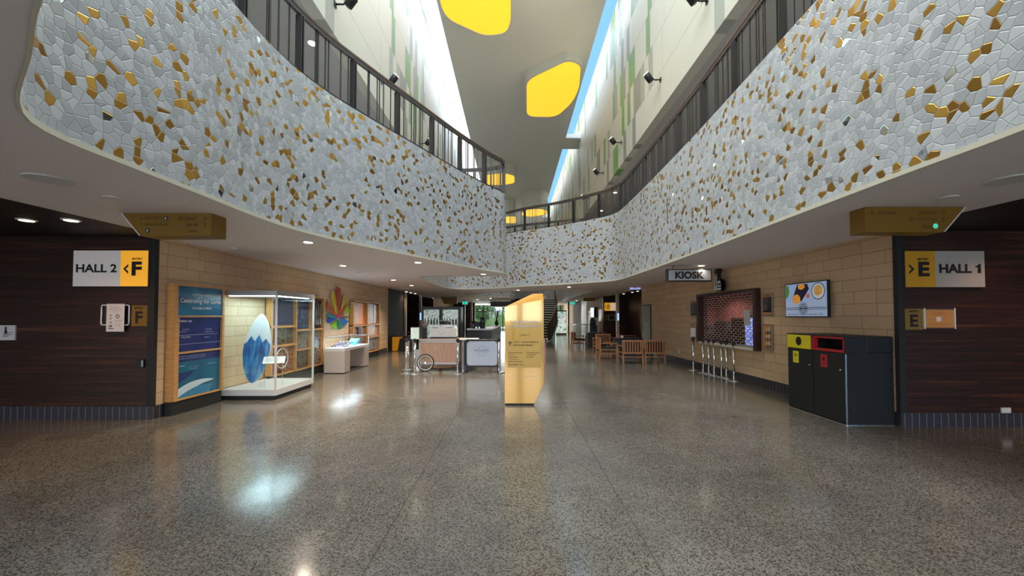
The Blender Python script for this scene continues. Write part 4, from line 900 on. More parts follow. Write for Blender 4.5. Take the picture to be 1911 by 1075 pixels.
t = thing('book', 'dark blue open booklet lying under the display desk glass', 'book', (-4.9, 11.35, .707), .3); bm = B(); box(bm, -.12, .12, -.09, .09, 0, .012, .003); obj('cover', bm, 'navy_map', t); bm = B(); box(bm, -.11, .11, -.08, .08, .012, .018); obj('pages', bm, 'white_matte', t)

# waste station at the far end of the left wall (orange side)
t = thing('waste_station', 'black waste station with orange end by the left block wall', 'bin', (-5.35, 17.5, 0)); 
bm = B(); prism(bm, [(-.15, .02), (.10, .02), (.18, .58), (.30, .60), (.30, .66), (-.15, .66)], 0, .02); obj('orange_panel', bm, mat('orange_vinyl', (.80, .36, .01), .4), t)
bm = B(); box(bm, -.15, .75, .02, .6, 0, .66, .01); obj('body', bm, 'bin_black', t); bm = B(); box(bm, -.17, .78, -.01, .62, .66, .70, .01); obj('lid', bm, 'black', t)
for k in range(3):
    bm = B(); x = -.02+.24*k; tube(bm, [(x, .2, .70), (x, .2, .84), (x+.02, .17, .88), (x+.1, .12, .88), (x+.11, .1, .83)], .014, 8); obj('tap', bm, 'chrome', t)
# ================================================================== RIGHT WALL
RZ = -PI/2
# waste station
t = thing('waste_station', 'black two-door waste station with yellow and red openings on the right', 'bin', (4.88, 6.87, 0), RZ); L, D, H = 1.2, .70, 1.30
bm = B(); box(bm, 0, L, .02, D, .01, H-.24, .006); obj('body', bm, 'bin_black', t)
bm = B(); box(bm, -.004, L+.004, .30, D+.004, H-.24, H, .02); box(bm, -.004, L+.004, -.005, .31, H-.018, H, .006); box(bm, -.004, .02, 0, .31, H-.24, H-.01); box(bm, L-.02, L+.004, -.005, .31, H-.24, H-.01); box(bm, .545, .575, -.002, .31, H-.24, H-.01); obj('top', bm, 'bin_black', t)
bm = B(); rect_hole = [(.02, H-.245), (.55, H-.245), (.55, H-.018), (.02, H-.018)]; prism(bm, rect_hole, -.012, .0); obj('recycling_panel', bm, 'yellow', t)
bm = B(); disc(bm, .29, H-.125, .075, -.0135, rx=.065); obj('round_opening', bm, 'black', t)
bm = B()
for q in ((.575, 1.185, H-.245, H-.205), (.575, 1.185, H-.045, H-.018), (.575, .615, H-.21, H-.03), (1.17, 1.185, H-.21, H-.03)): box(bm, q[0], q[1], -.012, .06, q[2], q[3])
obj('waste_opening_frame', bm, 'red', t); bm = B(); box(bm, .62, 1.17, .26, .28, H-.21, H-.04); obj('opening_back', bm, 'black', t)
for x0, x1, kx in ((.015, .575, .52), (.59, 1.18, 1.12)):
    bm = B(); box(bm, x0, x1, 0, .02, .03, H-.255, .003); dr = obj('door', bm, 'bin_black', t); bm = B(); ycyl(bm, kx, .80, .013, -.02, 0, 14); obj('lock_knob', bm, 'chrome', dr)
for x, m_, nm, tx in ((.20, 'yellow', 'recycling_sticker', 'RECYCLING'), (.80, 'red', 'waste_sticker', 'WASTE')):
    bm = B(); box(bm, x-.06, x+.07, -.004, 0, .80, 1.0, .002); s = obj(nm, bm, m_, t)
    bm = B()
    if x < .5:
        for a in range(3): arrow(bm, x+.005+.02*math.cos(a*2*PI/3+PI/2), .935+.02*math.sin(a*2*PI/3+PI/2), .045, a*2*PI/3+PI, -.006, .25)
    else: rect(bm, x-.012, x+.022, .90, .95, -.006); rect(bm, x-.018, x+.028, .955, .963, -.006)
    obj('sticker_symbol', bm, 'ink', s); lettering(s, [(tx, x-.035, x+.045, .848, .86)], 0, 0, 0, 0, -.006)
bm = B(); box(bm, L-.008, L+.006, -.006, .008, .02, H-.26); obj('edge_trim', bm, 'chrome', t); bm = B(); box(bm, 0, L, -.006, .006, 0, .012); box(bm, L-.006, L+.006, 0, D, 0, .012); obj('kick_trim', bm, 'chrome', t)
# TV
y1, y0 = 7.78, 6.72
t = thing('wall_screen', 'wall-mounted television with food photos on the right block wall', 'television', (5.50, y1, 1.58), RZ); w, h = y1-y0, .66
bm = B(); box(bm, 0, w, 0, .045, 0, h, .004); obj('case', bm, 'black', t); bm = B(); box(bm, w*.3, w*.7, .045, .1, h*.3, h*.7); obj('wall_bracket', bm, 'steel_dark', t)
def em(name, c, s=.35, r=.3): return mat(name, c, r, emit=c, es=s)
bm = B(); rect(bm, .018, w-.018, .018, h-.018, -.002); obj('display', bm, em('tv_ground', (.24, .32, .50), .55), t)
em('tv_black', (.015, .017, .04), .2); em('tv_orange', (.75, .25, .04)); em('tv_green', (.08, .22, .04)); em('tv_white', (.55, .58, .62)); em('tv_pale', (.36, .45, .62)); em('tv_yellow', (.70, .48, .06)); em('tv_pink', (.5, .15, .12))
def tvp(nm, pts, m_, y): bm = B(); bm.faces.new([bm.verts.new((w*a, y, h*b)) for a, b in pts]); return obj(nm, bm, m_, t)
tvp('dark_tray', [(.32, .95), (.56, .95), (.60, .80), (.40, .42), (.28, .42), (.20, .55)], 'tv_black', -.003)
bm = B(); disc(bm, w*.30, h*.53, .09, -.004, rx=.1); disc(bm, w*.42, h*.88, .055, -.004, rx=.09); obj('fried_food', bm, m_graphic('fries', [(.75, .22, .03), (.9, .4, .06), (.4, .1, .02)], 25, 2, .35), t)
bm = B(); disc(bm, w*.57, h*.60, .045, -.0035, rx=.05); obj('side_bowl', bm, 'tv_pink', t)
bm = B(); disc(bm, w*.80, h*.72, .155, -.003, rx=.155); obj('plate_rim', bm, 'tv_black', t); bm = B(); disc(bm, w*.80, h*.72, .140, -.0035); obj('plate', bm, 'tv_white', t)
bm = B(); disc(bm, w*.80, h*.74, .095, -.004, rx=.10); obj('salad', bm, m_graphic('salad', [(.08, .2, .03), (.75, .5, .08), (.5, .1, .04), (.6, .55, .4)], 22, 2, .35), t)
tvp('green_bowl', [(.025, .97), (.10, .92), (.12, .75), (.08, .60), (.025, .55)], 'tv_green', -.003)
tvp('pale_band', [(.025, .45), (.975, .48), (.975, .04), (.025, .04)], 'tv_pale', -.0032)
bm = B(); rect(bm, w*.025, w*.40, h*.265, h*.28, -.004); rect(bm, w*.52, w*.975, h*.265, h*.28, -.004); rect(bm, w*.025, w*.40, h*.22, h*.235, -.004); rect(bm, w*.52, w*.975, h*.22, h*.235, -.004); obj('rule_lines', bm, 'tv_black', t)
bm = B(); disc(bm, w*.46, h*.25, .115, -.005, r_in=.105); disc(bm, w*.46, h*.25, .085, -.005, r_in=.07); disc(bm, w*.46, h*.25, .05, -.005, r_in=.035); rect(bm, w*.38, w*.54, h*.235, h*.265, -.006); obj('round_logo', bm, 'tv_black', t)
lettering(t, [('WHEN CHOOSING THE TERRY, BETWEEN MEALS, STREET', w*.07, w*.9, h*.055, h*.10)], 0, 0, 0, 0, -.006, 'tv_black')
# kiosk window
y1, y0, z0, z1 = 11.5, 8.7, .81, 2.24
t = thing('kiosk_window', 'kiosk serving window with dark timber surround and brick-pattern grille', 'kiosk window', (5.47, y1, 0), RZ); w = y1-y0
bm = B(); box(bm, 0, .12, 0, .27, z0, z1, .004); obj('side_board', bm, 'dark_surround', t); bm = B(); box(bm, w-.10, w, 0, .27, z0, z1, .004); obj('side_board', bm, 'dark_surround', t)
bm = B(); box(bm, .12, w-.10, 0, .27, z1-.07, z1, .004); obj('top_board', bm, 'dark_surround', t); bm = B(); box(bm, .12, w-.10, -.03, .27, z0, z0+.05, .004); obj('sill', bm, 'cream_trim', t)
bm = B(); a0, a1 = .12, w-.10; nr = 20; rh = (z1-.09-(z0+.09))/nr
for k in range(nr+1): z = z0+.09+rh*k; box(bm, a0, a1, .16, .172, z-.006, z+.006)
for k in range(nr):
    off = (k % 2)*.1
    x = a0+.02+off
    while x < a1: box(bm, x-.006, x+.006, .16, .172, z0+.09+rh*k, z0+.09+rh*(k+1)); x += .2
obj('grille', bm, mat('grille_cream', (.62, .50, .46), .4, .3), t)
bm = B(); box(bm, a0, a1, .15, .18, z0+.05, z0+.095); obj('bottom_bar', bm, 'grey_metal', t)
# kiosk interior
wall('wall_kiosk_back', 8.2, 8.3, 8.0, 15.6, 0, SOF, mat('kiosk_pink_wall', (.30, .115, .095), .6)); wall('wall_kiosk_near', XW+.15, 8.2, 8.0, 8.05, 0, SOF, 'kiosk_pink_wall'); wall('wall_kiosk_far', XW+.15, 8.2, 15.5, 15.6, 0, SOF, 'kiosk_pink_wall'); wall('ceiling_kiosk', XW+.15, 8.2, 8.05, 15.5, 2.7, 2.75, 'soffit_paint')
bm = B(); box(bm, 7.3, 7.95, 10.4, 15.3, 0, .92, .01); tag(obj('back_counter', bm, 'black_matte'), 'dark back counter inside the kiosk behind the grille', 'counter')
for (yy, ww, hh, m_, lab) in ((12.6, .8, .62, 'black', 'black oven on the kiosk back counter nearest the viewer'), (13.7, .8, .5, 'steel_dark', 'dark grill on the kiosk back counter, middle one'), (14.7, .6, .42, 'brushed_steel', 'steel urn box on the kiosk back counter at the far end')):
    t2 = thing('counter_appliance', lab, 'appliance', (7.35, yy, .92)); bm = B(); box(bm, 0, .4, -ww/2, ww/2, .02, hh, .015); obj('body', bm, m_, t2); bm = B(); box(bm, -.012, 0, -ww/2+.05, ww/2-.05, .08, hh-.1); obj('door', bm, 'black', t2)
t2 = thing('drinks_fridge', 'blue glowing drinks fridge inside the kiosk', 'fridge', (6.9, 11.22, 0)); bm = B(); box(bm, 0, .5, -.28, .28, 0, 1.62, .01); obj('body', bm, 'black', t2); bm = B(); box(bm, -.006, -.001, -.25, .25, .15, 1.55); box(bm, .02, .48, -.286, -.281, .15, 1.55); obj('glass_door', bm, m_graphic('blue_drinks', [(.05, .08, .6), (.1, .3, .95), (.5, .6, .95), (.02, .03, .3)], 12, 1, .6), t2)
t2 = thing('sheet_notice', 'grey paper sheet fixed to the kiosk grille', 'paper', (5.60, 9.35, 1.38), RZ); bm = B(); box(bm, 0, .24, 0, .004, 0, .36); obj('sheet', bm, mat('grey_paper', (.42, .43, .46), .6), t2)
[spot('kiosk_light', (7.3, _y, 2.6), 90, (1, .72, .66), 140, .8) for _y in (10.5, 12.3, 14.1)]; spot('kiosk_blue_light', (6.6, 11.3, 1.9), 14, (.3, .4, 1), 150)
# coffee and burger sign
a, b = atx(1339, 538, 5.42), atx(1361, 508, 5.42)
a = Vector((5.42, 10.35, 2.26)); t = thing('food_icon_sign', 'black and white cup and burger icon sign above the kiosk window', 'sign', a, RZ)
bm = B(); box(bm, 0, .14, 0, .05, .0, .42, .01); disc(bm, .34, .15, .155, 0); prism(bm, [(.34+.155*math.cos(k*PI/12), .15+.155*math.sin(k*PI/12)) for k in range(24)], 0, .05); box(bm, .13, .26, 0, .05, .1, .45, .004); prism(bm, [(.14, .44), (.24, .44), (.32, .57), (.18, .54)], 0, .05); obj('backing', bm, 'black', t)
bm = B(); prism(bm, [(.01, .01), (.10, .01), (.13, .40), (-.01, .40)], -.008, -.001); obj('cup_icon', bm, 'white_gloss', t)
bm = B(); prism(bm, [(.05, .13), (.08, .13), (.085, .36), (.055, .36)], -.012, -.0085); obj('cup_mark', bm, 'ink', t)
bm = B(); prism(bm, [(.14, .20), (.32, .20), (.29, .27), (.17, .27)], -.006, -.001); prism(bm, [(.12, .12), (.34, .12), (.34, .17), (.28, .15), (.22, .17), (.16, .15), (.12, .17)], -.006, -.001); prism(bm, [(.13, .03), (.33, .03), (.33, .09), (.13, .09)], -.006, -.001); obj('burger_icon', bm, 'white_gloss', t)
a = thing('sign_bracket', 'small black bracket holding the icon sign to the soffit', 'bracket', (5.40, 10.15, 2.72)); bm = B(); box(bm, -.04, .04, -.08, .08, 0, .13, .01); obj('plate', bm, 'black', a)
# menus
def menu(y1, y0, z0, z1, kind, lab):
    t = thing('menu_board', lab, 'menu', (5.56, y1, z0), RZ); w, h = y1-y0, z1-z0
    bm = B(); e = .018
    for q in ((0, w, 0, e), (0, w, h-e, h), (0, e, e, h-e), (w-e, w, e, h-e)): box(bm, q[0], q[1], 0, .03, q[2], q[3])
    obj('frame', bm, 'brushed_steel', t); bm = B(); rect(bm, e, w-e, e, h-e, .008); obj('poster', bm, mat('menu_orange', (.55, .25, .09), .5), t)
    if kind == 'list':
        bm = B(); rect(bm, e+.01, w-e-.01, h*.13, h*.82, .006); obj('black_list', bm, 'black', t)
        lettering(t, [('OUR MENU', w*.25, w*.75, h*.85, h*.91)], 0, 0, 0, 0, .004, bold=.03)
        lettering(t, [(s, w*.16, w*(.16+.05*len(s)), h*(.76-.065*k), h*(.785-.065*k)) for k, s in enumerate(['Hot chips', 'Beef burger', 'Hot dogs', 'Sausage roll', 'Nachos', 'Pizza slice', 'Sandwich', 'Muffins', 'Coffee'])], 0, 0, 0, 0, .004, 'white_ink')
    else:
        bm = B()
        for z in (.14, .42, .68): rect(bm, w*.3, w*.85, h*z-.03, h*z+.03, .006)
        obj('dark_band', bm, 'black', t); bm = B()
        for z in (.24, .5, .78): rect(bm, w*.35, w*.48, h*z-.05, h*z+.05, .006); rect(bm, w*.6, w*.72, h*z-.03, h*z+.06, .006)
        obj('food_picture', bm, 'cream_trim', t); lettering(t, [('COMBO', w*.36, w*.8, h*z-.015, h*z+.015) for z in (.14, .42, .68)], 0, 0, 0, 0, .004, 'white_ink')
menu(8.60, 8.27, 1.62, 2.10, 'list', 'upper black list menu board beside the kiosk window'); bpy.data.objects['menu_board'].location.z = 1.62
menu(8.60, 8.29, .85, 1.42, 'pics', 'lower orange picture menu board beside the kiosk window')
menu(12.1, 11.65, 1.55, 2.10, 'list', 'black list menu partly hidden beyond the kiosk surround')
menu(12.1, 11.65, .95, 1.36, 'pics', 'small poster low beyond the kiosk surround, behind the sign post')
bm = B(); box(bm, -.02, 0, -.04, .04, -.06, .06, .004); tag(obj('power_outlet', bm, 'white_gloss', None, (5.598, 13.0, .40)), 'white power outlet low on the right block wall beyond the posts', 'power outlet')
# olive service door
t = thing('door_1', 'olive', 'door', (5.585, 16.6, 0), RZ); del t['category']; del t['label']; t['kind'] = 'structure'
bm = B(); box(bm, 0, .98, 0, .02, 0, 2.08, .004); obj('door_frame', bm, 'black_matte', t); bm = B(); box(bm, .05, .93, -.012, .0, .01, 2.04, .003); obj('door_leaf', bm, 'olive_door', t); bm = B(); tube(bm, [(.10, -.05, 1.0), (.22, -.05, 1.0)], .012, 8); tube(bm, [(.10, -.05, 1.0), (.10, -.01, 1.0)], .012, 8); obj('door_handle', bm, 'chrome', t)
lettering(t, [('STAFF ONLY', .25, .75, 1.25, 1.30), ('NO ENTRY', .28, .72, 1.17, 1.21), ('KEEP CLEAR', .25, .75, 1.08, 1.12)], 0, 0, 0, 0, -.015, 'grey_white')
# yellow notices, tv, dark bin further along
for (a_, b_, y0_, y1_, m_, lab, nm) in ((1098, 1102, 580, 612, 'gold_paint', 'tall thin gold plate on the far right block wall', 'wall_plate'), (1117, 1123, 578, 600, 'amber', 'narrow yellow notice on the far right block wall beside the recess', 'wall_plate')):
    p, q = atx(a_, y0_, 5.58), atx(b_, y1_, 5.58); t = thing(nm, lab, 'sign', (5.58, p.y, q.z), RZ); bm = B(); box(bm, 0, p.y-q.y, 0, .02, 0, p.z-q.z, .003); obj('plate', bm, m_, t)
    lettering(t, [('INFO', .1, (p.y-q.y)-.1, (p.z-q.z)*.75, (p.z-q.z)*.85)], 0, 0, 0, 0, -.003)
p, q = atx(1103, 574, 5.45), atx(1110, 593, 5.45); t = thing('wall_screen', 'teal lit display screen on the far right block wall', 'screen', (5.4, p.y, q.z), RZ); bm = B(); box(bm, 0, p.y-q.y, 0, .18, 0, p.z-q.z, .02); obj('case', bm, 'black', t); bm = B(); rect(bm, .06, p.y-q.y-.06, .06, p.z-q.z-.06, -.004); obj('display', bm, m_graphic('teal_screen', [(.02, .1, .1), (.1, .45, .4), (.5, .7, .65)], 4, 1, .7), t)
t = thing('water_cooler', 'dark blue-grey drinks cooler by the far right block wall', 'water cooler', (5.2, 25.2, 0)); bm = B(); box(bm, -.25, .25, -.2, .2, 0, 1.0, .03); obj('body', bm, mat('blue_grey', (.05, .07, .11), .4), t); bm = B(); lathe(bm, [(.2, 1.0), (.21, 1.3), (.12, 1.42), (.08, 1.5)], 20); obj('bottle', bm, 'blue_grey', t); bm = B(); box(bm, -.1, .1, -.24, -.2, .8, .9); obj('tap_tray', bm, 'black', t)

# ================================================================== STANCHIONS
def stanchion(x, y, lab, first, grp, h=.98):
    if first is None:
        t = thing('queue_post', lab, 'queue post', (x, y, 0), 0, grp)
        bm = B(); lathe(bm, [(.165, 0), (.17, .006), (.165, .014), (.06, .028), (.03, .05)], 32); obj('base', bm, 'chrome', t)
        bm = B(); lathe(bm, [(.031, .04), (.031, h-.10)], 20); obj('pole', bm, 'chrome', t)
        bm = B(); lathe(bm, [(.034, h-.10), (.036, h-.09), (.036, h-.01), (.03, h)], 20); box(bm, -.045, .045, -.018, .018, h-.085, h-.025, .004); obj('belt_head', bm, 'black', t); return t
    return dup(first, (x, y, 0), 0, lab, grp)
F0 = None
KP = [((1312.5, 696), 'first'), ((1323, 698), 'second'), ((1333, 700.5), 'third'), ((1347, 704), 'fourth'), ((1356, 706), 'fifth'), ((1370, 711), 'sixth')]
GK = 'chrome queue posts lined up under the kiosk window'
for (px, py), s in KP:
    p = atz(px, py, 0); o = stanchion(p.x, p.y, 'chrome queue post under the kiosk window, %s from the left in the row of six' % s, F0, GK); F0 = F0 or o
GC = 'chrome queue posts around the coffee cart'
for px, py, s in ((758, 697, 'chrome queue post left of the coffee cart, farthest left'), (774, 698.5, 'chrome queue post carrying the white menu card left of the cart'), (854, 697.5, 'chrome queue post in front of the coffee cart panel'), (931, 695, 'chrome queue post between the white panel and gold pylon'), (762, 690, 'chrome queue post half hidden behind the farthest left one')):
    p = atz(px, py, 0); o = stanchion(p.x, p.y, s, F0, GC)
p = atz(1294, 691, 0); o = stanchion(p.x, p.y, 'chrome queue post topped by a white card left of the kiosk row', F0, GK)
t = thing('sign_holder', 'white card holder on top of the queue post left of the kiosk row', 'sign', (p.x, p.y, .982)); bm = B(); box(bm, -.08, .08, -.015, .015, .0, .28, .006); obj('frame', bm, 'brushed_steel', t); bm = B(); rect(bm, -.068, .068, .012, .268, -.017); obj('card', bm, 'white_matte', t)
p = atz(774, 698.5, 0); t = thing('sign_holder', 'pale menu card standing on a queue post left of the coffee cart', 'sign', (p.x, p.y, .982)); bm = B(); box(bm, -.12, .12, -.012, .012, -.02, .31, .006); obj('frame', bm, 'grey_metal', t); bm = B(); rect(bm, -.11, .11, -.01, .30, -.014); obj('card', bm, m_graphic('pale_menu', [(.75, .85, .82), (.6, .78, .76), (.8, .84, .8)], 4, 1), t)

# ================================================================== COFFEE CART
Yc = 11.25
t = thing('coffee_cart', 'timber-panelled coffee cart with spoked wheel and pale counter top', 'cart', (-2.72, Yc, 0)); W = 1.12; Dp = .75
bm = B(); box(bm, 0, W, 0, Dp, .24, .83, .004); obj('body', bm, 'cart_veneer', t)
bm = B(); box(bm, -.02, W+.02, -.012, .012, .20, .245); box(bm, -.03, .01, -.012, .012, .2, .88); box(bm, W-.01, W+.02, -.012, .012, .2, .88); box(bm, -.02, W+.02, -.012, .012, .83, .875); obj('metal_frame', bm, 'grey_metal', t)
bm = B(); box(bm, -.03, W+.04, -.04, Dp, .875, .935, .012); obj('counter_top', bm, mat('pinkish_top', (.52, .42, .40), .3), t)
bm = B(); tube(bm, [(.17+.235*math.cos(a*PI/18), -.06, .25+.235*math.sin(a*PI/18)) for a in range(36)], .017, 8, closed=True); wh = obj('wheel', bm, 'rubber', t)
bm = B(); tube(bm, [(.17+.212*math.cos(a*PI/18), -.06, .25+.212*math.sin(a*PI/18)) for a in range(36)], .014, 8, closed=True); obj('rim', bm, 'white_gloss', wh)
bm = B()
for a in range(16): tube(bm, [(.17, -.06, .25), (.17+.205*math.cos(a*PI/8), -.06, .25+.205*math.sin(a*PI/8))], .0025, 4)
obj('spokes', bm, 'chrome', wh); bm = B(); ycyl(bm, .17, .25, .028, -.09, .0); obj('hub', bm, 'chrome', wh)
for _y in (.05, Dp-.11): bm = B(); box(bm, W-.08, W-.02, _y, _y+.06, 0, .24); obj('leg', bm, 'steel_dark', t)
bm = B(); tube(bm, [(.3, .0, .14), (.5, .02, .09), (.75, .0, .10), (1.05, .02, .17)], .012, 8); obj('orange_hose', bm, mat('hose_orange', (.45, .15, .05), .5), t)
bm = B(); box(bm, -.14, -.04, .02, .12, .0, .62, .01); obj('side_hose_pack', bm, 'grey_metal', t); bm = B(); lathe(bm, [(.05, 0), (.06, .03), (.05, .12)], 16, c=(-.05, -.02)); obj('caster', bm, 'white_matte', t)
bm = B(); box(bm, W+.04, W+.55, -.04, .62, .90, .93, .006); box(bm, W+.1, W+.16, .02, .08, 0, .90); obj('side_shelf', bm, 'white_gloss', t)
bm = B(); n = 14; vs0 = []
for k in range(n+1): vs0.append((W+.10+.23*k/n, .0 if k % 2 else .03))
a = [bm.verts.new((x, y, .03)) for x, y in vs0]; b = [bm.verts.new((x, y, .88)) for x, y in vs0]
for k in range(n): bm.faces.new((a[k], a[k+1], b[k+1], b[k]))
o = obj('grey_curtain', bm, mat('curtain_grey', (.22, .22, .28), .8), t); sm = o.modifiers.new('thick', 'SOLIDIFY'); sm.thickness = .004
# second unit
p0, p1 = aty(868, 690, 11.0).x, aty(931, 690, 11.0).x
t = thing('banner_barrier', 'black-framed pale panel with round East Coast emblem beside the coffee cart', 'barrier', (p0, 11.0, 0)); w = p1-p0
bm = B(); P = rounded([(0, .17), (w, .17), (w, .92), (0, .92)], .09, 5)
tube(bm, [(p[0], 0, p[1]) for p in P], .022, 8, closed=True); obj('frame', bm, 'black', t)
for x in (0.02, w-.02):
    bm = B(); box(bm, x-.03, x+.03, -.03, .03, 0, .18); box(bm, x-.03, x+.03, -.25, .25, 0, .03, .005); obj('leg', bm, 'black', t)
c = .07; x0, x1, z0, z1 = .05, w-.05, .20, .885
pan = [(x0+c, z0), (x1-c, z0), (x1-c*.3, z0+c*.3), (x1, z0+c), (x1, z1-c), (x1-c, z1), (x0+c, z1), (x0, z1-c), (x0, z0+c), (x0+c*.3, z0+c*.3)]
bm = B(); prism(bm, pan, -.006, .006); obj('panel', bm, 'blue_board', t)
bm = B(); disc(bm, w/2, .60, .145, -.009, r_in=.136); disc(bm, w/2, .60, .115, -.009, r_in=.110); obj('emblem_ring', bm, mat('faint_ink', (.28, .32, .42), .6), t)
bm = B(); rect(bm, w*.27, w*.73, .60, .66, -.010); obj('emblem_bar', bm, 'blue_board', t)
lettering(t, [('EAST COAST', w*.28, w*.72, .61, .65), ('DINING', w*.41, w*.59, .575, .595)], 0, 0, 0, 0, -.012, mat('grey_ink', (.08, .10, .16), .6) and 'grey_ink', bold=.02)
for x in (w*.35, w*.75): bm = B(); ycyl(bm, x, .05, .05, -.02, .02, 16); box(bm, x-.01, x+.01, -.01, .01, .08, .17); obj('caster', bm, 'steel_dark', t)
# espresso machine on the cart
zt = .935
t = thing('espresso_machine', 'white box-shaped espresso machine on the coffee cart', 'coffee machine', (-2.45, Yc+.12, zt)); w, h = .74, .36
bm = B(); prism(bm, [(-.02, .05), (w+.02, .05), (w+.01, h-.10), (w-.01, h-.02), (w-.03, h), (.03, h), (.0, h-.02), (0, h-.1)], 0, .42); bmesh.ops.bevel(bm, geom=list(bm.edges), offset=.008, segments=2, affect='EDGES'); obj('body', bm, 'white_gloss', t)
bm = B(); box(bm, .0, w, -.03, .40, 0, .05, .008); obj('base', bm, 'black', t)
bm = B(); rect(bm, .05, .22, h-.045, h-.03, -.004); rect(bm, .46, .66, h-.045, h-.03, -.004); obj('vent', bm, 'black', t)
bm = B(); box(bm, .22, .64, .06, .36, h+.03, h+.045); box(bm, .2, .66, .04, .38, h, h+.01); obj('cup_rail', bm, 'brushed_steel', t)
bm = B(); tube(bm, [(w+.01, .05, h-.03), (w+.05, .02, h-.08), (w+.05, .0, h-.16)], .008, 8); obj('steam_wand', bm, 'chrome', t)
lettering(t, [('espresso', w*.34, w*.6, h*.38, h*.43)], 0, 0, 0, 0, -.012, 'grey_ink')
for k, x in enumerate((-2.64,)):
    t = thing('coffee_grinder', 'black coffee grinder with clear hopper left of the espresso machine', 'grinder', (x, Yc+.15, zt)); bm = B(); box(bm, -.07, .07, 0, .2, 0, .03, .006); box(bm, -.055, .055, .04, .18, .03, .30, .01); obj('body', bm, 'black', t); bm = B(); lathe(bm, [(.045, .30), (.095, .40), (.10, .50)], 20, c=(0, .11)); obj('hopper', bm, mat('smoky_plastic', (.20, .18, .17), .2), t); bm = B(); lathe(bm, [(.102, .50), (.10, .52)], 20, c=(0, .11)); obj('lid', bm, 'brushed_steel', t)
for k in range(4):
    x = -2.18+.085*k
    if k == 0: t = thing('cup_stack', 'stack of dark takeaway cups on the espresso machine, leftmost of four', 'cups', (x, Yc+.3, zt+.405), 0, 'cup stacks on the espresso machine'); bm = B(); lathe(bm, [(.028, 0), (.036, .12)], 14); obj('cups', bm, 'black', t); bm = B(); lathe(bm, [(.037, .12), (.037, .13)], 14); obj('lid', bm, 'white_gloss', t); c0 = t
    else: dup(c0, (x, Yc+.3, zt+.405), 0, 'stack of dark takeaway cups on the espresso machine, %s from the left' % ('second', 'third', 'last')[k-1])
# glass-door fridge behind
t = thing('display_fridge', 'black double glass-door display fridge behind the coffee cart', 'fridge', (-3.12, 13.0, 0)); W, H = 1.34, 1.92
bm = B(); box(bm, 0, W, .05, .65, 0, H, .01); obj('body', bm, 'black', t)
m_graphic('fridge_glow', [(.04, .07, .06), (.30, .40, .36), (.62, .70, .66), (.12, .20, .18)], 9, 2, .35)
for x in (.06, .70):
    bm = B(); rect(bm, x+.02, x+.56, .25, H-.10, .045); obj('lit_shelves', bm, 'fridge_glow', t)
    bm = B()
    for q in ((x, x+.58, .2, .25), (x, x+.58, H-.1, H-.06), (x, x+.025, .25, H-.1), (x+.555, x+.58, .25, H-.1)): box(bm, q[0], q[1], 0, .045, q[2], q[3])
    f = obj('door', bm, 'black', t); bm = B(); box(bm, x+.27, x+.31, -.03, -.005, .9, 1.3, .005) if 0 else tube(bm, [(x+.54, -.03, .9), (x+.54, -.03, 1.3)], .01, 6); obj('door_handle', bm, 'chrome', f)
    for z in (.6, .95, 1.3): bm = B(); box(bm, x+.03, x+.55, .03, .044, z, z+.012); obj('shelf', bm, 'brushed_steel', f)
    # bottles and cups
bt = None
for s in range(2):
    for k in range(5):
        x = -3.12+.14+.64*s+.1*k
        lab = 'small bottle in the %s door of the display fridge, %s from the left' % (('left', 'right')[s], ('first', 'second', 'third', 'fourth', 'fifth')[k])
        if bt is None: bt = thing('bottle', lab, 'bottle', (x, 13.02, 1.312), 0, 'bottles behind the fridge doors'); bm = B(); lathe(bm, [(.025, 0), (.025, .14), (.010, .18), (.010, .22)], 10); obj('glass', bm, 'black', bt); bm = B(); lathe(bm, [(.012, .22), (.012, .235)], 10); obj('cap', bm, 'white_gloss', bt)
        else: dup(bt, (x, 13.02, 1.312), 0, lab)

# ================================================================== CAFE COUNTER beyond
t = thing('cafe_counter', 'long dark slatted counter with pale top beyond the coffee cart', 'counter', (0, 0, 0))
A, Bq, C = Vector((-2.0, 16.5)), Vector((-.95, 16.5)), Vector((-.72, 22.5))
bm = B(); hprism(bm, [(-2.0, 16.5), (-.95, 16.5), (-.72, 22.5), (-1.3, 22.5), (-1.5, 17.2), (-2.0, 17.2)], 1.0, 1.06); obj('counter_top', bm, 'grey_white', t)
bm = B(); hprism(bm, [(-1.98, 16.53), (-.98, 16.53), (-.75, 22.45), (-1.27, 22.45), (-1.47, 17.15), (-1.98, 17.15)], 0, 1.0); obj('carcass', bm, mat('counter_dark', (.05, .055, .06), .15), t)
bm = B()
for k in range(38): q = Bq.lerp(C, (k+.5)/38); box(bm, q.x-.02, q.x+.0, q.y-.05, q.y+.05, .02, .99)
obj('slats', bm, 'steel_dark', t)
def appliance(nm, lab, x, y, prof, m_, extra=None):
    t = thing(nm, lab, 'cafe equipment', (x, y, 1.06)); bm = B(); lathe(bm, prof, 16); obj('body', bm, m_, t)
    if extra: bm = B(); lathe(bm, extra, 16); obj('top', bm, 'black', t)
appliance('counter_grinder', 'dark grinder silhouette on the far counter, left one', -1.75, 16.9, [(.10, 0), (.10, .16), (.06, .2)], 'steel_dark', [(.05, .2), (.11, .32), (.11, .34)])
appliance('counter_grinder', 'tall dark grinder silhouette on the far counter, beside the window light', -1.35, 16.85, [(.12, 0), (.12, .3), (.08, .38)], 'black', [(.07, .38), (.12, .48), (.12, .5)])
t = thing('till_screen', 'dark till screen on the far counter', 'till', (-1.55, 16.8, 1.06)); bm = B(); box(bm, -.14, .14, 0, .02, .08, .30, .004); obj('screen', bm, 'black', t); bm = B(); box(bm, -.04, .04, -.02, .06, 0, .1); obj('stand', bm, 'steel_dark', t)
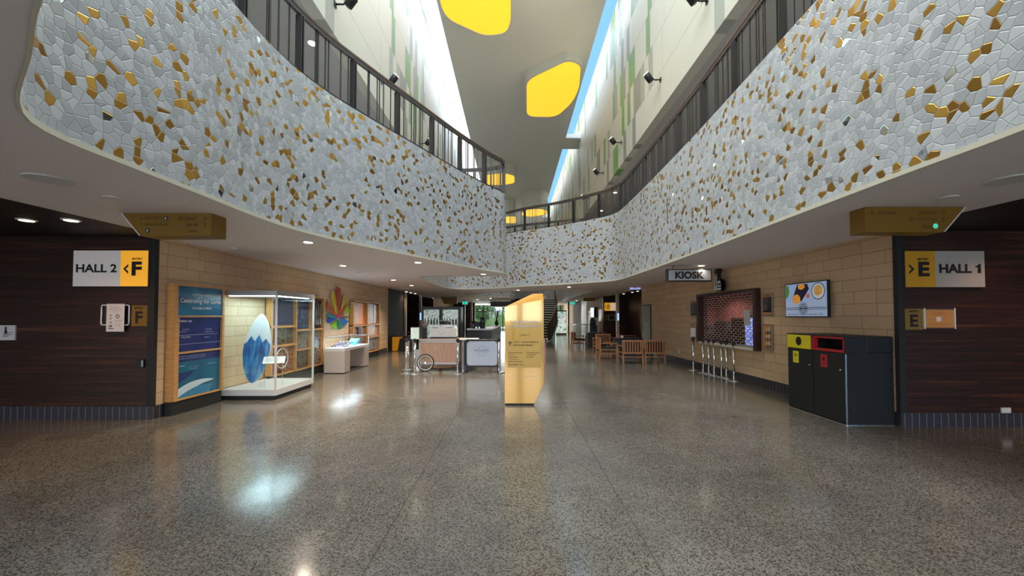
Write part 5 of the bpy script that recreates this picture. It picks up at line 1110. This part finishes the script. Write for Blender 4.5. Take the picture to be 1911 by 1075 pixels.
t = thing('vase_of_twigs', 'dark vase of dried twigs on the far counter end', 'vase', (-.95, 21.8, 1.06)); bm = B(); lathe(bm, [(.06, 0), (.12, .12), (.05, .3), (.06, .36)], 14); obj('vase', bm, 'black', t); bm = B(); random.seed(4)
for k in range(26): a = random.uniform(0, 2*PI); r = random.uniform(.05, .3); tube(bm, [(0, 0, .34), (r*.5*math.cos(a), r*.5*math.sin(a), .6), (r*math.cos(a), r*math.sin(a), random.uniform(.75, 1.0))], .008, 4)
obj('twigs', bm, mat('twig', (.06, .035, .05), .8), t)

# ================================================================== GOLD PYLON
Yp = 6.94; X0, X1 = -.153, .548; t = thing('directory_pylon', 'tall glossy gold directory pylon standing on the concrete floor', 'directory sign', (X0, Yp, 0)); w = X1-X0
poly = [(0, .035), (.53, .035), (w, .395), (w, 1.90), (0, 1.765)]
bm = B(); prism(bm, poly, 0, .30); obj('body', bm, 'gold_gloss', t)
bm = B(); q = [(0, 0, 1.7655), (w, 0, 1.9005), (w, .22, 2.02), (w*.74, .26, 2.02)]; v = [bm.verts.new(p) for p in q]; b = [bm.verts.new((p[0], .30, p[2])) for p in q]; bm.faces.new(v)
for k in range(4): bm.faces.new((v[k], v[(k+1) % 4], b[(k+1) % 4], b[k]))
o = obj('faceted_top', bm, mat('gold_orange', (.72, .34, .05), .3, .2), t)
bm = B(); box(bm, .01, .52, .02, .28, 0, .035); obj('base', bm, 'black_matte', t)
bm = B(); rect(bm, 0, w, .518, .524, -.0015); obj('panel_joint', bm, 'cream_trim', t)
bm = B(); rect(bm, .05, w-.055, .675, 1.17, -.003); obj('directory_panel', bm, mat('gold_satin', (.66, .40, .10), .5, .1), t)
lettering(t, [('Gold Coast Convention', .10, w-.09, 1.475, 1.525), ('and Exhibition Centre', .10, w-.09, 1.40, 1.45)], 0, 0, 0, 0, -.004, mat('lilac_ink', (.62, .50, .42), .3) and 'lilac_ink', bold=.03)
lettering(t, [('Level 1', .27, .43, 1.24, 1.285)], 0, 0, 0, 0, -.004, 'ink_soft')
lettering(t, [('Level 2 - Upstairs Meeting', .145, .60, 1.115, 1.15), ('and Function Rooms', .145, .50, 1.065, 1.10)], 0, 0, 0, 0, -.006, bold=.01)
lettering(t, [('Hinterland Room', .07, .32, .935, .958), ('Gallery', .07, .17, .895, .915), ('Broadbeach', .07, .24, .855, .875), ('Coolangatta', .07, .23, .815, .835), ('Surfers Paradise', .07, .32, .775, .797), ('MANAGEMENT Office', .07, .34, .72, .742), ('Currumbin Room', .39, .63, .935, .957), ('Tallebudgera', .39, .57, .895, .917), ('Burleigh', .39, .51, .855, .877)], 0, 0, 0, 0, -.006, bold=.005)
bm = B(); arrow(bm, .095, 1.105, .085, PI/2, -.006, .14); obj('arrow', bm, 'ink', t)
t = thing('menu_easel', 'reddish timber A-frame board half hidden behind the gold pylon', 'easel', (.98, 13.1, 0)); 
for s in (-1, 1):
  for q in (0, 1): bm = B(); box(bm, -.03-.47*q, .03-.47*q, -.02, .02, 0, .86, mtx=Matrix.Translation((.07, s*.15, 0)) @ Matrix.Rotation(s*.16, 4, 'X')); obj('leg', bm, mat('rose_timber', (.40, .17, .13), .5), t)
if 0: box(bm, -.5, -.44, -.02, .02, 0, .86, mtx=Matrix.Translation((.07, s*.15, 0)) @ Matrix.Rotation(s*.16, 4, 'X')); obj('leg', bm, mat('rose_timber', (.40, .17, .13), .5), t)
bm = B(); box(bm, -.40, .05, -.10, -.09, .2, .8, mtx=Matrix.Rotation(-.12, 4, 'X')); obj('board', bm, 'rose_timber', t)

# ================================================================== SLATTED ARMCHAIRS
GA = 'slatted timber armchairs'
def armchair(lab, x, y, rz):
    t = thing('slatted_armchair', lab, 'armchair', (x, y, 0), rz, GA); w = .70
    # back faces local -y ; seat extends +y
    for s in (-1, 1):
        bm = B(); X = s*(w/2-.025)
        prism(bm, [(0, 0), (.05, 0), (.06, .25), (.05, .80), (.0, .80), (.01, .25)], X-.022, X+.022)
        for v in bm.verts: v.co = Vector((v.co.y, -v.co.x+.04-(.05 if v.co.z < .1 else 0), v.co.z))
        obj('leg', bm, 'teak', t)
        bm = B(); box(bm, X-.022, X+.022, .58, .625, 0, .58, .004); obj('leg', bm, 'teak', t)
        bm = B(); box(bm, X-.035, X+.035, .0, .66, .58, .605, .006); obj('armrest', bm, 'teak', t)
        bm = B(); box(bm, X-.012, X+.012, .02, .6, .20, .24); obj('side_rail', bm, 'teak', t)
    bm = B(); box(bm, -w/2+.03, w/2-.03, -.005, .035, .745, .80, .006); obj('top_rail', bm, 'teak', t)
    bm = B(); box(bm, -w/2+.04, w/2-.04, -.005, .03, .345, .395, .004); obj('back_rail', bm, 'teak', t)
    bm = B(); box(bm, -w/2+.04, w/2-.04, .0, .025, .22, .25, .004); obj('stretcher', bm, 'teak', t)
    for k in range(7):
        xx = -w/2+.09+(w-.18)*k/6; bm = B(); box(bm, xx-.018, xx+.018, .0, .018, .39, .75, .003); obj('back_slat', bm, 'teak', t)
    bm = B(); box(bm, -w/2+.05, w/2-.05, .03, .62, .34, .38); obj('seat', bm, 'teak', t)
    bm = B(); box(bm, -w/2+.06, w/2-.06, .05, .61, .38, .46, .02); o = obj('seat_cushion', bm, 'black_matte', t)
    bm = B(); box(bm, -w/2+.06, w/2-.06, .03, .12, .46, .78, .02); o = obj('back_cushion', bm, mat('dark_red_cushion', (.035, .010, .008), .8), t)
    return t
def armcopy(src, lab, x, y, rz): return dup(src, (x, y, 0), rz, lab, GA)
a = armchair('slatted timber armchair seen from behind, left of the front pair', 3.98, 12.85, 0)
armcopy(a, 'slatted timber armchair seen from behind, right of the front pair by the wall', 4.72, 12.85, 0)
armcopy(a, 'slatted timber armchair facing away at the second table, further back', 4.05, 17.4, 0)
armcopy(a, 'slatted timber armchair side-on at the left of the nearer dark table', 3.2, 14.55, -PI/2)
armcopy(a, 'slatted timber armchair behind the nearer dark table, only its top rail showing', 4.75, 16.1, PI)
armcopy(a, 'slatted timber armchair side-on at the left of the farther dark table', 3.0, 19.6, -PI/2)
def table(lab, x, y, w, d):
    t = thing('dark_table', lab, 'table', (x, y, 0), 0, 'dark box tables'); bm = B(); box(bm, -w/2, w/2, -d/2, d/2, .74, .77, .005); obj('tabletop', bm, 'black', t)
    bm = B(); box(bm, -w/2+.03, w/2-.03, -d/2+.03, d/2-.03, 0, .74, .005); obj('box_base', bm, mat('table_skirt', (.022, .028, .03), .6), t); return t
table('dark box table with solid sides between the nearer armchairs', 4.40, 14.9, 1.0, .8); table('dark box table with solid sides among the farther armchairs', 4.15, 19.4, .95, .8)
t = thing('table_caddy', 'small copper-coloured caddy on the nearer dark table', 'caddy', (4.02, 14.8, .77)); bm = B(); box(bm, -.07, .07, -.05, .05, 0, .10, .01); obj('tray', bm, mat('copper', (.35, .14, .08), .4), t); bm = B(); tube(bm, [(.06*math.cos(a*PI/8), 0, .17+.06*math.sin(a*PI/8)) for a in range(16)], .01, 6, closed=True); obj('ring_handle', bm, 'copper', t)
t = thing('napkin_holder', 'cream napkin holder beside the copper caddy', 'napkin holder', (4.16, 14.75, .77)); bm = B(); box(bm, -.04, .04, -.03, .03, 0, .07, .015); obj('holder', bm, 'cream_trim', t); bm = B(); box(bm, -.03, .03, -.02, .02, .07, .09); obj('napkins', bm, 'white_matte', t)

# ================================================================== STAIRCASE
t = thing('staircase', 'dark staircase with pale nosings and timber handrail beyond the pylon', 'staircase', (0, 24.6, 0))
N = 17; RISE = 2.95/N; RUN = .31
def edge(y):  # right edge x at local y
    return 2.15+.95*min(1, (y/2.6))**.8+.03*max(0, y-2.6)
for k in range(N):
    y = k*RUN; bm = B(); xr_ = edge(y)
    box(bm, .2, xr_, y, y+RUN+.02, RISE*(k+1)-.05, RISE*(k+1)); s = obj('tread', bm, mat('tread_dark', (.05, .045, .04), .5), t)
    bm = B(); box(bm, .2, xr_, y-.006, y+.0, RISE*(k+1)-.06, RISE*(k+1)+.002); obj('nosing', bm, 'cream_trim', s)
    bm = B(); box(bm, .2, xr_, y+.02, y+.03, RISE*k, RISE*(k+1)-.05); obj('riser', bm, 'black_matte', s)
bm = B(); box(bm, -.2, 3.3, N*RUN, N*RUN+1.6, 2.75, 2.95); obj('landing', bm, 'steel_dark', t)
pts = [(edge(y)+.03, y, 0) for y in [i*.3 for i in range(0, 18)]]
def zs(y): return RISE*(y/RUN+1)
bm = B(); r1 = [bm.verts.new((x, y, max(0, zs(y)-.45))) for x, y, _ in pts]; r2 = [bm.verts.new((x, y, zs(y)+.88)) for x, y, _ in pts]
for k in range(len(pts)-1): bm.faces.new((r1[k], r1[k+1], r2[k+1], r2[k]))
mm = NT('perforated_bronze'); v = mm.n('ShaderNodeTexVoronoi'); mm.put(v.inputs['Vector'], mm.obj()); v.inputs['Scale'].default_value = 9; mm.set(Base_Color=mm.mix(mm.math('LESS_THAN', v.outputs['Distance'], .28), (.055, .045, .035), (.22, .19, .14)), Roughness=.5)
o = obj('balustrade_panel', bm, 'perforated_bronze', t); sm = o.modifiers.new('thick', 'SOLIDIFY'); sm.thickness = .03
bm = B(); tube(bm, [(x, y, zs(y)+.93) for x, y, _ in pts], .04, 8); obj('handrail', bm, mat('handrail_red', (.30, .12, .08), .4), t)
bm = B(); tube(bm, [(x+.02, y, max(.02, zs(y)-.47)) for x, y, _ in pts], .035, 8); obj('lower_trim', bm, 'cream_trim', t)
bm = B(); box(bm, .12, .18, 0, N*RUN, 0, .01); pl = [(.0, 0), (N*RUN, 2.9), (N*RUN, 3.9), (0, 1.0)]; a = [bm.verts.new((.15, y, z)) for y, z in pl]; bm.faces.new(a); o = obj('balustrade_panel', bm, 'perforated_bronze', t); sm = o.modifiers.new('thick', 'SOLIDIFY'); sm.thickness = .03
bm = B(); box(bm, -1.8, 1.0, N*RUN+.4, N*RUN+2.2, 2.35, 2.75); obj('landing_beam', bm, 'steel_dark', t)
# bright display case and white tables in the far right
t = thing('display_case', 'tall lit teal-and-white display case beyond the staircase', 'showcase', (4.1, 33.0, 0)); bm = B(); box(bm, -.45, .45, 0, .6, 0, .15); box(bm, -.45, .45, 0, .6, 2.0, 2.1); obj('frame', bm, 'steel_dark', t); bm = B(); box(bm, -.42, .42, .02, .58, .15, 2.0); obj('lit_interior', bm, m_graphic('case_display', [(.05, .25, .25), (.55, .72, .62), (.8, .85, .8), (.1, .15, .3)], 2.5, 1, .5), t)
for sx in (-.43, .43): bm = B(); box(bm, sx-.02, sx+.02, -.01, .02, .15, 2.0); obj('corner_post', bm, 'white_gloss', t)
wt = thing('white_table', 'white high table in the far right distance, left of the pair', 'table', (4.55, 26.0, 0), 0, 'white high tables'); bm = B(); box(bm, -.45, .45, -.35, .35, 1.0, 1.03); obj('tabletop', bm, 'white_gloss', wt)
for x in (-.4, .4):
    for y in (-.3, .3): bm = B(); box(bm, x-.02, x+.02, y-.02, y+.02, 0, 1.0); obj('leg', bm, 'white_gloss', wt)
dup(wt, (4.9, 27.6, 0), 0, 'white high table in the far right distance, behind the first')
bm = B(); box(bm, -.07, .07, -.07, .07, 0, SOF); o = obj('pillar_black_right', bm, 'black', None, (4.8, 33.5, 0)); struct(o)
bm = B(); box(bm, -.12, .12, -.12, .12, 0, SOF); o = obj('pillar_black_left', bm, 'black', None, (-4.0, 31, 0)); struct(o)
bm = B(); box(bm, -.08, .08, -.08, .08, 0, SOF); o = obj('pillar_pale_left', bm, 'post_beige', None, (-3.6, 33, 0)); struct(o)
wall('wall_left_corridor', -XW, -3.6, 36.0, 36.1, 0, SOF, 'dark_timber_boards')
area('corridor_light', (0, 20.5, SOF-.02), (0, 0, 0), .3, 2, 25, (1, .85, .7)) if 0 else None
